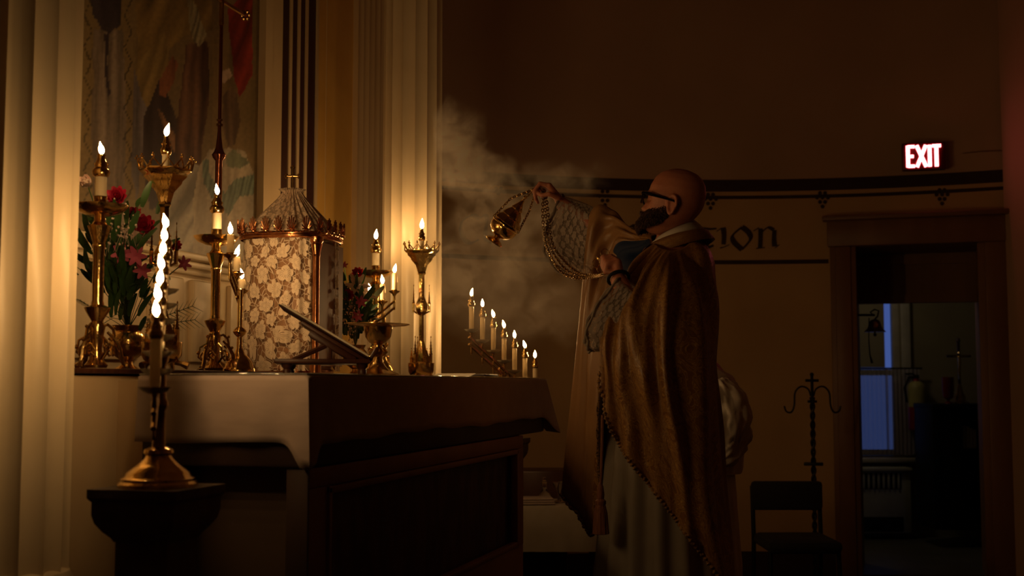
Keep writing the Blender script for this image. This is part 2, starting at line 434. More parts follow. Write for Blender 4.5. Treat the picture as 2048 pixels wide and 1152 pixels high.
q.box((DW/2, .62, (DOOR_H+zs2)/2), (DW, .05, DOOR_H-zs2), M=DM); q.box((DW/2, .59, zs2+.03), (DW, .03, .06), M=DM); q.box((DW/2, .59, DOOR_H-.05), (DW, .03, .06), M=DM)
struct(q.build('door_1', trim, smooth=False))
q = MB()
for z0, z1, x0, x1 in ((0, HGT, .02, .10), (0, HGT, .14, .2)):
    q.box(((x0+x1)/2, -.08, (z0+z1)/2), (x1-x0, .08, z1-z0), M=T(pE) @ Rz(YAW), bev=.01)
struct(q.build('trim_3', trim))

# sacristy beyond the door
SZ = 11.0
sac_w = mat('sacristy wall paint', (.34, .30, .19), .85, col2=(.29, .25, .16), nscale=2)
CM = T((CAM.x, CAM.y, 0)) @ RC
wx0, wx1, wz0, wz1 = (P(1700, 800, SZ)-CAM).dot(RGT), (P(1803, 800, SZ)-CAM).dot(RGT), P(1700, 912, SZ).z, P(1700, 560, SZ).z
q = MB()
SX0, SX1 = wx0-1.6, 5.6
c0x, c1x = (P(1700, 700, 9.05)-CAM).dot(RGT), (P(2010, 700, 9.05)-CAM).dot(RGT)
q.box(((SX0+wx0)/2, SZ+.08, 1.5), (wx0-SX0, .16, 3), M=CM); q.box(((SX1+wx1)/2, SZ+.08, 1.5), (SX1-wx1, .16, 3), M=CM)
q.box(((wx0+wx1)/2, SZ+.08, wz0/2), (wx1-wx0, .16, wz0), M=CM); q.box(((wx0+wx1)/2, SZ+.08, (wz1+3)/2), (wx1-wx0, .16, 3-wz1), M=CM)
struct(q.build('wall_sacristy', sac_w, smooth=False))
q = MB(); q.box((SX0, 10.05, 1.5), (.1, 2.1, 3), M=CM); struct(q.build('wall_sacristy_left', sac_w, smooth=False))
q = MB(); q.box((SX1, 10.05, 1.5), (.1, 2.1, 3), M=CM); struct(q.build('wall_sacristy_right', sac_w, smooth=False))
q = MB(); q.box(((SX0+SX1)/2, 10.05, 3.02), (SX1-SX0+.2, 2.1, .06), M=CM); q.box(((SX0+c0x)/2, 9.05, 1.5), (c0x-SX0, .08, 3), M=CM); q.box(((SX1+c1x)/2, 9.05, 1.5), (SX1-c1x, .08, 3), M=CM); q.box(((c0x+c1x)/2, 9.05, (3+DOOR_H)/2), (c1x-c0x, .08, 3-DOOR_H), M=CM); struct(q.build('ceiling_sacristy', sac_w, smooth=False))
q = MB(); q.box((3.9, 9.9, .004), (3.6, 2.2, .012), M=CM); struct(q.build('floor_sacristy', tile_m, smooth=False))
q = MB(); q.box(((wx1+SX1)/2, SZ-.02, .07), (SX1-wx1, .03, .14), M=CM); struct(q.build('baseboard_sacristy', sac_w, smooth=False))
q = MB(); win = empty('window_1', (0, 0, 0)); struct(win)
for x in (wx0+.03, wx1-.03): q.box((x, SZ+.05, (wz0+wz1)/2), (.06, .07, wz1-wz0), M=CM, bev=.004)
mid = P(1760, 745, SZ).z
for z in (wz0+.03, mid, wz1-.03): q.box(((wx0+wx1)/2, SZ+.05, z), (wx1-wx0, .07, .05), M=CM, bev=.004)
q.build('window_frame', sash_m, win)
q = MB(); q.box(((wx0+wx1)/2, SZ-.05, wz0-.03), (wx1-wx0+.2, .14, .04), M=CM, bev=.01)
for x in (wx0-.04, wx1+.045): q.box((x, SZ-.02, (wz0+wz1)/2), (.08, .04, wz1-wz0), M=CM, bev=.01)
q.build('window_casing', sash_m, win)
q = MB(); q.box(((wx0+wx1)/2, SZ+.05, (wz0+wz1)/2), (wx1-wx0-.1, .006, wz1-wz0-.1), M=CM); q.build('pane', glass, win, smooth=False)
q = MB(); xs_ = (P(1767, 700, SZ)-CAM).dot(RGT); q.box(((wx0-.02+xs_)/2, SZ+.0, (mid+.03+wz1)/2), (xs_-wx0+.04, .006, wz1-mid-.06), M=CM); q.build('roller_shade', sac_w, win, smooth=False)
# curtain on the lower sash
cm = bpy.data.materials.new('sheer curtain'); cm.use_nodes = True; nt = cm.node_tree; b = nt.nodes['Principled BSDF']; out = nt.nodes['Material Output']
b.inputs['Base Color'].default_value = (.6, .55, .6, 1); tr = nt.nodes.new('ShaderNodeBsdfTranslucent'); tr.inputs[0].default_value = (.7, .66, .8, 1)
tp = nt.nodes.new('ShaderNodeBsdfTransparent'); m1 = nt.nodes.new('ShaderNodeMixShader'); m1.inputs[0].default_value = .5
m2 = nt.nodes.new('ShaderNodeMixShader'); m2.inputs[0].default_value = .30
wvt = nt.nodes.new('ShaderNodeTexNoise'); wvt.inputs['Scale'].default_value = 40
nt.links.new(b.outputs[0], m1.inputs[1]); nt.links.new(tr.outputs[0], m1.inputs[2]); nt.links.new(m1.outputs[0], m2.inputs[1]); nt.links.new(tp.outputs[0], m2.inputs[2]); nt.links.new(m2.outputs[0], out.inputs[0])
for (xa, xb, nm) in ((wx0-.02, wx1-.14, 0), (wx1-.17, wx1+.13, 1)):
    q = MB(); top = mid+.03; rows = []
    for i in range(13):
        z = top+(wz0+.02-top)*i/12
        rows.append([((xa+(xb-xa)*j/60), SZ-.07-.03*nm+.012*math.sin(j*.9+.2*math.sin(i*.5)), z) for j in range(61)])
    q.loft(rows, closed=False, M=CM)
    o = q.build('cafe_curtain', cm)
    if nm == 0: tag(o, 'sheer white curtain over the lower sash of blue window', 'curtain')
    else: tag(o, 'sheer curtain gathered at right side of blue window', 'curtain')
q = MB(); q.tube([(wx0-.05, SZ-.09, mid+.035), (wx1+.16, SZ-.09, mid+.035)], .008, M=CM); tag(q.build('curtain_rod', iron), 'thin curtain rod across the blue window', 'rod')

# ------------------------------------------------------------------ reredos
TR = 1.25
rer = mat('reredos cream paint', (.66, .50, .30), .4, col2=(.62, .46, .27), nscale=3)
q = MB()
zt = 5.0
def rb(y0, y1, t, z0, z1, mi, m=None):      # panel facing +x with front at x=-t
    q.mi = mi; q.box((-(t+1.6)/2, (y0+y1)/2, (z0+z1)/2), (1.6-t, y1-y0, z1-z0), bev=0)
sy = lambda px, t: onx(px, t)[1]
yc = (sy(160, .74)+0)/1
y_pr, y_f1, y_s1, y_e1 = sy(510, TR), sy(556, TR), sy(626, TR-.0), sy(700, TR)
YC = 1.35
LED = zat(512, 4.9)           # ledge under the painting
for sg in (1, -1):
    Y = lambda y: YC+sg*(y-YC)
    def rbm(y0, y1, t, z0, z1, mi):
        a, b_ = sorted((Y(y0), Y(y1))); rb(a, b_, t, z0, z1, mi)
    rbm(y_pr, y_pr+.07, TR-.035, GR_TOP, zt, 0)
    rbm(y_pr+.07, y_f1, TR-.006, GR_TOP, zt, 0)
    rbm(y_f1, y_s1, TR, GR_TOP, zt, 1)
    n = 4; wd = (y_s1-y_f1)/(n+.35)
    for i in range(1, n): rbm(y_f1+i*wd-.01, y_f1+i*wd+.018, TR-.006, GR_TOP, zt, 0)
    rbm(y_s1-.005, y_s1+.02, TR-.008, GR_TOP, zt, 0)
    rbm(y_s1+.02, y_e1, TR-.004, GR_TOP, zt, 2)
    rbm(y_s1+.12, y_s1+.125, TR-.006, GR_TOP, zt, 0)
    rbm(y_e1, sy(762, TR-.02), TR-.0, GR_TOP, zt, 2)
q.mi = 0
lo, hi = YC-(y_pr-YC), y_pr
reredos = tag(q.build('reredos', [rer, maroon, ochre], smooth=False), 'tall cream and golden painted wooden screen behind the altar', 'altarpiece')
# narrow fluted strip
for sg in (1, -1):
    q = MB(); y0, y1 = y_e1, sy(762, TR-.02); n = 5; v = []; rows = []
    pr_ = []
    for i in range(n*10+1):
        u = i/(n*10); y = y0+(y1-y0)*u; y = YC+sg*(y-YC)
        pr_.append((-(TR-.035)-.022*abs(math.sin(u*n*PI)), y))
    q.loft([[(x, y, z) for x, y in pr_]+[(-TR-.02, pr_[-1][1], z), (-TR-.02, pr_[0][1], z)] for z in (GR_TOP, zt)])
    q.build('fluted_pilaster', rer, reredos)
q = MB(); q.box((-(TR+.02), YC, (GR_TOP+LED)/2), (.06, hi-lo+.02, LED-GR_TOP), bev=.01)
for dz, tt in ((0, .07), (-.03, .045), (-.055, .02)): q.box((-(TR-tt/2), YC, LED+dz), (tt+.03, hi-lo+.02, .028), bev=.008)
for i in range(5):
    yy = lo+(hi-lo)*(i+.5)/5; q.box((-(TR-.018), yy, (GR_TOP+LED)/2-.02), (.03, (hi-lo)/5-.07, LED-GR_TOP-.13), bev=.01)
q.build('painting_ledge', cream, reredos)

# painting: coloured by hand-painted shapes, stored per point
def inpoly(x, y, pl):
    c = False; j = len(pl)-1
    for i in range(len(pl)):
        xi, yi = pl[i]; xj, yj = pl[j]
        if (yi > y) != (yj > y) and x < (xj-xi)*(y-yi)/(yj-yi)+xi: c = not c
        j = i
    return c
SH = [  # (polygon in photo pixels, colour, fold frequency, fold depth, fold slant)
 ([(150,-400),(275,-400),(270,520),(150,520)], (.24,.17,.08), 0, 0, 0),
 ([(186,60),(246,60),(252,200),(248,520),(190,520),(184,250)], (.22,.17,.13), .42, .5, .02),
 ([(178,-400),(248,-400),(242,50),(222,66),(206,62),(184,30)], (.05,.04,.05), .2, .4, 0),
 ([(208,66),(217,66),(215,120),(221,185),(217,200),(211,150)], (.04,.03,.04), 0, 0, 0),
 ([(265,-400),(425,-400),(425,60),(370,70),(320,120),(275,140)], (.26,.17,.06), .12, .6, .5),
 ([(270,130),(330,60),(338,120),(318,190),(300,215),(280,220)], (.28,.19,.07), .2, .5, .3),
 ([(268,130),(285,200),(300,230),(285,330),(272,400),(262,330)], (.2,.17,.17), .3, .5, 0),
 ([(283,330),(290,230),(318,160),(335,190),(352,240),(370,330),(350,400),(300,420)], (.05,.035,.035), .2, .4, 0),
 ([(318,160),(345,112),(358,128),(350,160),(330,196),(320,190)], (.30,.11,.05), .5, .4, 0),
 ([(313,215),(322,222),(345,260),(368,300),(360,330),(330,260)], (.28,.15,.08), .5, .4, -.3),
 ([(372,90),(415,80),(418,200),(400,330),(385,420),(350,430),(352,250),(366,150)], (.13,.065,.04), .3, .7, .05),
 ([(330,390),(380,330),(420,330),(440,420),(440,520),(330,520)], (.34,.30,.24), .25, .6, .6),
 ([(372,-30),(392,10),(412,70),(400,95),(388,80),(380,60)], (.34,.29,.18), .6, .6, .2),
 ([(425,-400),(520,-400),(520,520),(425,520)], (.22,.15,.07), .2, .3, 0),
 ([(455,20),(505,-30),(505,150),(478,195),(468,150)], (.28,.03,.02), .25, .6, .4),
 ([(444,143),(458,138),(466,152),(450,168),(443,166)], (.55,.4,.3), 0, 0, 0),
 ([(446,190),(462,172),(476,192),(479,240),(470,288),(455,292),(446,250)], (.16,.10,.06), .4, .5, 0),
 ([(400,330),(418,300),(455,296),(490,300),(506,350),(508,520),(386,520),(386,400)], (.40,.33,.24), .28, .4, .1),
 ([(452,310),(468,298),(482,308),(500,325),(480,338),(455,332)], (.18,.2,.13), .5, .5, 0),
 ([(405,320),(416,318),(420,352),(448,385),(470,358),(507,348),(507,388),(480,395),(458,430),(430,405),(408,370)], (.16,.21,.16), .7, .6, .2),
]
q = MB(); NU, NV = 150, 330; ztp = zt-.02
vv = []; cols = []
def paintcol(px, py):
    col = Vector((.2, .14, .07))
    wx = px+3*noise.noise(Vector((px*.03, py*.03, 1))); wy = py+3*noise.noise(Vector((px*.03, py*.03, 5)))
    for pl_, c, fr, dp, sl in SH:
        if inpoly(wx, wy, pl_):
            f = 1
            if fr: f = 1+dp*1.3*noise.noise(Vector(((wx+sl*wy)*fr*.32, wy*.006, 3+fr)))-dp*.8*max(0, .25-abs(noise.noise(Vector(((wx+sl*wy)*fr*.22, wy*.008, 8)))))*2
            col = Vector(c)*f
    if 164 < px < 186 or 244 < px < 268:      # chevron orphreys
        cx = 175 if px < 200 else 256; zz = abs(((wy+(px-cx)*0) % 62)-31)/31*16-8
        if abs((wx-cx)-zz) < 1.6: col = col*.35
    col = col*(1+.25*noise.noise(Vector((px*.15, py*.15, 9))))
    return col
for j in range(NV+1):
    z = LED+(ztp-LED)*j/NV
    for i in range(NU+1):
        y = lo+(hi-lo)*i/NU
        p = Vector((-TR, y, z)); vv.append(p); d = p-CAM
        zz = d.dot(fp); px = 1024+F*d.dot(RGT)/zz; py = 576-F*d.dot(upp)/zz
        cols.append(paintcol(px, py))
ff = [(j*(NU+1)+i, j*(NU+1)+i+1, (j+1)*(NU+1)+i+1, (j+1)*(NU+1)+i) for j in range(NV) for i in range(NU)]
me = bpy.data.meshes.new('mural_painting'); me.from_pydata([tuple(v) for v in vv], [], ff)
ca = me.color_attributes.new('paint', 'FLOAT_COLOR', 'POINT')
for k, c in enumerate(cols): ca.data[k].color = (max(c[0], .01), max(c[1], .01), max(c[2], .01), 1)
pm = mat('oil paint', (.3, .2, .1), .5); nt = pm.node_tree; at_ = nt.nodes.new('ShaderNodeAttribute'); at_.attribute_name = 'paint'
nt.links.new(at_.outputs[0], nt.nodes['Principled BSDF'].inputs['Base Color'])
me.materials.append(pm); mo = bpy.data.objects.new('mural_painting', me); C.objects.link(mo); mo.parent = reredos
q = MB(); q.box((-(TR+.06), YC, (LED+zt)/2), (.08, hi-lo+.04, zt-LED)); q.build('painting_backing', rer, mo, smooth=False)

# round fluted columns
def column(y, x, r, label):
    root = empty('fluted_column', (x, y, 0)); tag(root, label, 'column', 'fluted columns framing the painting')
    q = MB(); nf = 15
    md = lambda a, z: 1-.085*abs(math.sin(a*nf/2))**.7
    q.lathe([(r, .87), (r, 2.2), (r*.985, 3.4), (r*.96, zt)], n=nf*10, mod=md, ph=.1); q.build('shaft', cream, root)
    q = MB(); q.lathe([(r*1.2, .76), (r*1.22, .785), (r*1.17, .81), (r*1.06, .825), (r*1.08, .845), (r*1.02, .87), (r*.9, .88)], n=48); q.build('column_base', cream, root)
    q = MB(); q.box((0, 0, .38), (r*2.5, r*2.5, .76), bev=.012); q.build('plinth', cream, root)
    return root
CX = -.74
yn = onx(30, .74)[1]; yf = onx(824, .74)[1]
column(yn, CX, .152, 'cream fluted column nearest the viewer, cut by the left edge')
column(yf, CX, .15, 'cream fluted column beyond the lace tabernacle, lit by candles')

# gradine: long cream shelf block behind the altar
GX = -.64
q = MB(); y0, y1 = yn+.12, yf-.1
q.box(((-1.22+GX)/2, (y0+y1)/2, (GR_TOP-.02)/2), (1.22+GX, y1-y0, GR_TOP-.02), bev=.004)
gr = q.build('gradine', cream2); tag(gr, 'long cream shelf block behind the altar carrying candlesticks and flowers', 'shelf')
q = MB(); q.box(((-1.22+GX+.012)/2, (y0+y1)/2, GR_TOP-.007), (1.22+GX+.012, y1-y0, .014), bev=.003)
q.build('shelf_top', dwood, gr)
q = MB(); q.box(((-.645-.497)/2, 1.35, ALT_TOP/2), (.148, 2.44, ALT_TOP-.004), bev=.004); q.build('lower_ledge', cream2, gr)

# ------------------------------------------------------------------ altar
AY1 = 2.6; AXB = -.49
alt = empty('altar_table', (0, 0, PRED)); tag(alt, 'wooden altar table with recessed dark front panel under white cloth', 'altar')
def ab(q): return q
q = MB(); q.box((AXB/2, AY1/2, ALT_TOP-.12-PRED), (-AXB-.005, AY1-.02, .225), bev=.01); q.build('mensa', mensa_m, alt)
fy0, fy1 = .03, 2.22
zt_, zb_ = EYE-.274-PRED, EYE-.683-PRED
q = MB()
H0 = ALT_TOP-.235-PRED
q.box((-.035, (fy0+fy1)/2, (H0+zt_)/2), (.06, fy1-fy0, H0-zt_), bev=.004)
q.box((-.035, (fy0+fy1)/2, zb_/2), (.06, fy1-fy0, zb_), bev=.004)
q.box((-.035, fy0+.06, (zt_+zb_)/2), (.06, .12, zt_-zb_)); q.box((-.035, fy1-.05, (zt_+zb_)/2), (.06, .10, zt_-zb_))
for (a, b_, c, d) in ((fy0+.12, fy1-.10, zt_-.012, .02), (fy0+.12, fy1-.10, zb_+.012, .02)): q.box((-.012, (a+b_)/2, c), (.03, b_-a, d), bev=.004)
for yy in (fy0+.13, fy1-.11): q.box((-.012, yy, (zt_+zb_)/2), (.03, .02, zt_-zb_), bev=.004)
q.build('front_frame', altar_wood, alt)
panel_m = mat('worn painted panel', (.09, .035, .022), .6, col2=(.035, .014, .010), nscale=7, ndet=8, stretch=(1, 2.5, 1), ramp=(.4, .6))
q = MB(); q.box((-.05, (fy0+fy1)/2, (zt_+zb_)/2), (.02, fy1-fy0-.2, zt_-zb_)); q.build('front_panel', panel_m, alt, smooth=False)
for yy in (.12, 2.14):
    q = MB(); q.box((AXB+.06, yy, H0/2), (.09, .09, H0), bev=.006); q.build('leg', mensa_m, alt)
q = MB(); q.box((-.033, fy0-.004, H0/2), (.062, .012, H0), bev=.003); q.build('pier_shade_skin', mensa_m, alt)  # thin added skin that paints the frame's near end as shaded
q = MB(); q.box(((AXB-.07)/2, .12, H0/2), (-AXB-.07, .015, H0)); q.build('added_end_panel', end_m, alt, smooth=False)  # added panel, stands in for the dimly lit shelf front behind
# cloth
q = MB(); rings = []
per = []
ax0, ax1, ay0, ay1 = AXB, 0.004, -.002, AY1+.0
def rrect(ins, n=40, r=.02):
    x0, x1, y0, y1 = ax0+ins, ax1-ins, ay0+ins, ay1-ins; pts = []
    L = [((x1, y0), (x1, y1)), ((x1, y1), (x0, y1)), ((x0, y1), (x0, y0)), ((x0, y0), (x1, y0))]
    for k, (a, b_) in enumerate(L):
        nn = n*3 if k % 2 == 0 else n
        for i in range(nn): 
            u = i/nn; pts.append((a[0]+(b_[0]-a[0])*u, a[1]+(b_[1]-a[1])*u))
    return pts
base = rrect(0)
cxy = ((ax0+ax1)/2, (ay0+ay1)/2)
corners = [(ax1, ay0), (ax1, ay1)]
def clothring(v):
    out = []
    for (x, y) in base:
        dc = min(math.hypot(x-c[0], y-c[1]) for c in corners); fc = math.exp(-(dc/.036)**2); fw = math.exp(-(dc/.2)**2)
        hang = .168+.004*math.sin(y*5)+.003*math.sin(y*17+x*13)+.07*fc
        if abs(x-ax0) < .01: hang = .10 if y > .02 else .168
        nx = 1 if abs(x-ax1) < .004 else (-1 if abs(x-ax0) < .004 else 0); ny = -1 if abs(y-ay0) < .004 else (1 if abs(y-ay1) < .004 else 0)
        fl = v*(.006+.006*fc + (.045*fc if y > 1 and x > -.2 else 0)) + .004*v*math.sin(y*9+x*31)+.004*v*fw*math.sin(dc*50)
        lx, ly = nx*fl, ny*fl
        if nx > 0: lx = min(lx, .09)
        out.append((x+lx, y+ly, ALT_TOP+.004-.004*min(1, v*12)-hang*v))
    return out
top = []
for ins in (.23, .12, .02, .004):
    rr = rrect(ins); top.append([(x, y, ALT_TOP+.006) for x, y in rr])
rings = top+[clothring(v) for v in (0, .05, .15, .3, .45, .6, .75, .88, 1)]
q.loft(rings, cap=False, uvscale=(20, 4)); q.add([r for r in rings[0]], [tuple(range(len(rings[0])))])
altar_cloth = q.build('altar_cloth', linen, auto=1.2); tag(altar_cloth, 'white altar cloth with hanging corners over the altar', 'cloth')
sd = altar_cloth.modifiers.new('s', 'SOLIDIFY'); sd.thickness = .003; sd.offset = 1
CT = ALT_TOP+.009
# clear cover sheet with a raised bright edge
q = MB(); q.box((AXB/2-.0, AY1/2, CT+.003), (-AXB+.004, AY1+.002, .005), bev=.0024)
cover_m = mat('clear plastic sheet', (.9, .8, .7), .07, trans=.75, spec=1.0, coat=1); cover = q.build('altar_cover_sheet', cover_m); tag(cover, 'clear glossy protective sheet lying on the altar cloth', 'cover')
TT = CT+.0055

# ------------------------------------------------------------------ candles
def flame_mb(q, s=1.0, lean=0.0):
    prof = [(.0005, -.004), (.0048, .0), (.0076, .005), (.0084, .011), (.0070, .018), (.0042, .025), (.0017, .031), (.0003, .035)]
    rings = [[(r*s*math.cos(2*PI*j/8)+lean*(z/.04)**2*s*.02, r*s*math.sin(2*PI*j/8), z*s) for j in range(8)] for r, z in prof]
    q.loft(rings)
def candle(base, h, r, label, group, cap=True, cs=1.0, fs=1.0, name='candle', worn=False):
    """wax stick on the point base, total wax height h; a brass follower sits on top"""
    root = empty(name, base); tag(root, label, 'candle', group)
    q = MB()
    if worn:
        q.lathe([(r*1.15, 0), (r*1.02, .004), (r, h*.5), (r*1.02, h-.004), (r*.85, h), (r*.7, h-.004), (.002, h-.006)], n=16, mod=lambda a, z: 1+.05*math.sin(a*3)+.03*math.sin(a*5))
        q.tube([(r*.9, 0, h-.002), (r*1.06, 0, h*.75), (r*1.1, .002, h*.45)], [.002, .0028, .0035], 6)
    else: q.lathe([(r*.97, 0), (r, .002), (r, h-.001), (r*.96, h)], n=20)
    q.build('wax_stick', wax, root)
    ft = h
    if cap:
        q = MB(); c = cs
        q.lathe([(r*1.02, h-.014*c), (r*1.02+.001, h-.016*c), (r*1.35, h-.013*c), (r*1.5, h-.007*c), (r*1.5, h-.002*c), (r*1.26, h+.003*c), (r*1.1, h+.005*c), (r*1.1, h+.012*c), (r*.95, h+.018*c), (r*.72, h+.024*c), (r*.62, h+.030*c), (r*.76, h+.034*c), (r*.3, h+.0345*c), (r*.2, h+.03*c)], n=20)
        bf = q.build('brass_follower', brass, root); 
        q = MB()
        for k in range(4):
            a = k*PI/2+.5; q.ball((r*1.04*math.cos(a), r*1.04*math.sin(a), h+.013*c), .0022*c+.0008, 8)
        q.build('follower_stud', brass, bf)
        ft = h+.033*c
    q = MB(); q.tube([(0, 0, ft-.004), (.0004, 0, ft+.006)], .0009, 5); q.build('wick', black, root)
    q = MB(); flame_mb(q, fs, random.uniform(-.6, .6)); q.build('flame', flame_m, root, loc=(0, 0, ft+.006))
    return root

# seven-branch candelabra on stone pedestals
ORD = ['lowest', 'second lowest', 'third lowest', 'middle', 'third highest', 'second highest', 'highest']
def cutglass(q, c, r, h):
    q.lathe([(r*.3, 0), (r*.42, .002), (r*.75, h*.4), (r, h), (r*.96, h*1.02), (r*.7, h*.5), (r*.38, h*.25)], n=48, M=T(c), mod=lambda a, z: 1+.05*math.sin(a*14+z*300))
cutm = mat('cut glass', (.8, .7, .55), .08, trans=.55, spec=.8)
def candelabrum(flo, fhi, base, zbase, where, tagword):
    root = empty('seven_branch_candelabrum', (base[0], base[1], zbase))
    tag(root, where, 'candelabrum', 'seven-branch candelabra at the altar ends')
    inv = Vector((base[0], base[1], zbase))
    flo, fhi = Vector(flo), Vector(fhi)
    cups = []
    for i in range(7):
        f = flo.lerp(fhi, i/6); cups.append(f-Vector((0, 0, .187)))
    lo_, hi_ = cups[0]-inv, cups[6]-inv
    # stem with turned base
    mid_ = (lo_+hi_)/2; stem_top = mid_.z-.03
    q = MB(); q.lathe([(.094, 0), (.094, .008), (.088, .014), (.088, .02), (.078, .025), (.074, .034), (.05, .052), (.034, .066), (.030, .074), (.036, .08), (.034, .088), (.022, .094), (.0, .095)], n=40); q.build('stand_base', brass, root)
    q = MB(); q.lathe([(.0, .09), (.017, .092), (.015, .12), (.0145, .18), (.02, .19), (.021, .2), (.015, .21), (.013, stem_top-.04), (.018, stem_top-.03), (.022, stem_top-.012), (.015, stem_top), (.0, stem_top+.005)], n=20, M=T((0, 0, 0))); q.tube([(0, 0, stem_top-.01), (mid_.x, mid_.y, stem_top+.005)], .008); q.build('stem', dark_brass, root); stm = C.objects[-1]
    q = MB()
    for k in range(5):
        a = k*2*PI/5; q.tube([(.015*math.cos(a), .015*math.sin(a), stem_top-.06), (.034*math.cos(a), .034*math.sin(a), stem_top-.05), (.030*math.cos(a), .030*math.sin(a), stem_top-.035)], [.004, .004, .006], 6)
    q.build('stem_ornament', brass, stm)
    for dz in (-.045, -.078):
        q = MB(); e = (hi_-lo_).normalized()*.02; q.tube([lo_-e+Vector((0, 0, dz)), hi_+e+Vector((0, 0, dz))], .0065, 8); q.build('slanting_bar', dark_brass, root)
    for i, c in enumerate(cups):
        c = c-inv
        q = MB(); q.lathe([(.003, -.115), (.005, -.11), (.0035, -.1), (.005, -.08), (.0042, -.05), (.007, -.045), (.005, -.02), (.008, -.012), (.014, -.006), (.015, .0), (.013, .003)], n=12, M=T(c)); q.build('spindle', dark_brass, root)
        q = MB(); cutglass(q, c-Vector((0, 0, .012)), .036, .016); q.build('glass_drip_pan', cutm, root)
        candle(c+inv+Vector((0, 0, .003)), .125, .0115, '%s candle of the seven on the %s' % (ORD[i], tagword), 'candles on the '+tagword, cs=1.0, fs=.95)
    return root
def pedestal(x, y, h, label):
    root = empty('stone_pedestal', (x, y, 0)); tag(root, label, 'pedestal', 'stone pedestals at the altar ends')
    def sq(w, z): return [(a*w, b_*w, z) for a, b_ in ((1, 1), (-1, 1), (-1, -1), (1, -1))]
    q = MB(); rr = [(.116, 0), (.116, -.02), (.113, -.025), (.108, -.03), (.108, -.06), (.103, -.08), (.09, -.1), (.076, -.115), (.071, -.125)]
    q.loft([sq(w_, h+z) for w_, z in rr][::-1]); q.build('capital', stone, root, auto=.5)
    q = MB(); q.loft([sq(.11, 0.0), sq(.11, .08), sq(.09, .1), sq(.068, .16), sq(.068, h-.12)]); q.build('shaft', stone, root, auto=.5)
    return root
nb = P(322, 700, 2.97); PH = P(322, 978, 2.9).z
pedestal(nb.x, nb.y, PH, 'dark stone pedestal at bottom left under the near candelabrum')
candelabrum(P(313, 612, 2.78), P(332, 437, 3.16), (nb.x, nb.y), PH, 'brass seven-branch candelabrum at near left, seen edge-on', 'near edge-on candelabrum')
fb = P(1003, 700, 6.05)
pedestal(fb.x, fb.y, PH-.02, 'dark stone pedestal mostly hidden behind the far altar end')
candelabrum(P(1070, 706, 6.2), P(943, 582, 5.87), (fb.x, fb.y), PH-.02, 'brass seven-branch candelabrum sloping down behind the far altar end', 'far sloping candelabrum')

# big altar candlesticks with pierced feet
def scrollfoot(q, a, s):
    ca_, sa = math.cos(a), math.sin(a)
    def p(r, z): return (r*ca_*s, r*sa*s, z*s)
    q.tube([p(.012, .125), p(.03, .132), p(.046, .118), p(.05, .098), p(.042, .084), p(.034, .092)], [.004*s, .005*s, .005*s, .005*s, .004*s, .005*s], 6)
    q.tube([p(.03, .11), p(.05, .09), p(.066, .06), p(.07, .035), p(.078, .016), p(.09, .008), p(.094, .016)], [.004*s, .006*s, .007*s, .007*s, .006*s, .006*s, .005*s], 7)
    q.tube([p(.02, .07), p(.036, .075), p(.05, .062), p(.05, .045), p(.036, .04), p(.03, .05), p(.038, .057)], .0042*s, 6)
    q.ball(p(.088, .009), .009*s, 8); q.ball(p(.062, .085), .006*s, 8); q.ball(p(.05, .125), .005*s, 8)
    t = Vector((-sa, ca_, 0))
    for sg in (-1, 1):
        b0 = Vector(p(.045, .055)); q.tube([b0, b0+t*sg*.018*s+Vector((0, 0, .014*s)), b0+t*sg*.03*s, b0+t*sg*.026*s-Vector((0, 0, .014*s)), b0+t*sg*.014*s-Vector((0, 0, .006*s))], [.004*s, .004*s, .004*s, .0035*s, .004*s], 6)
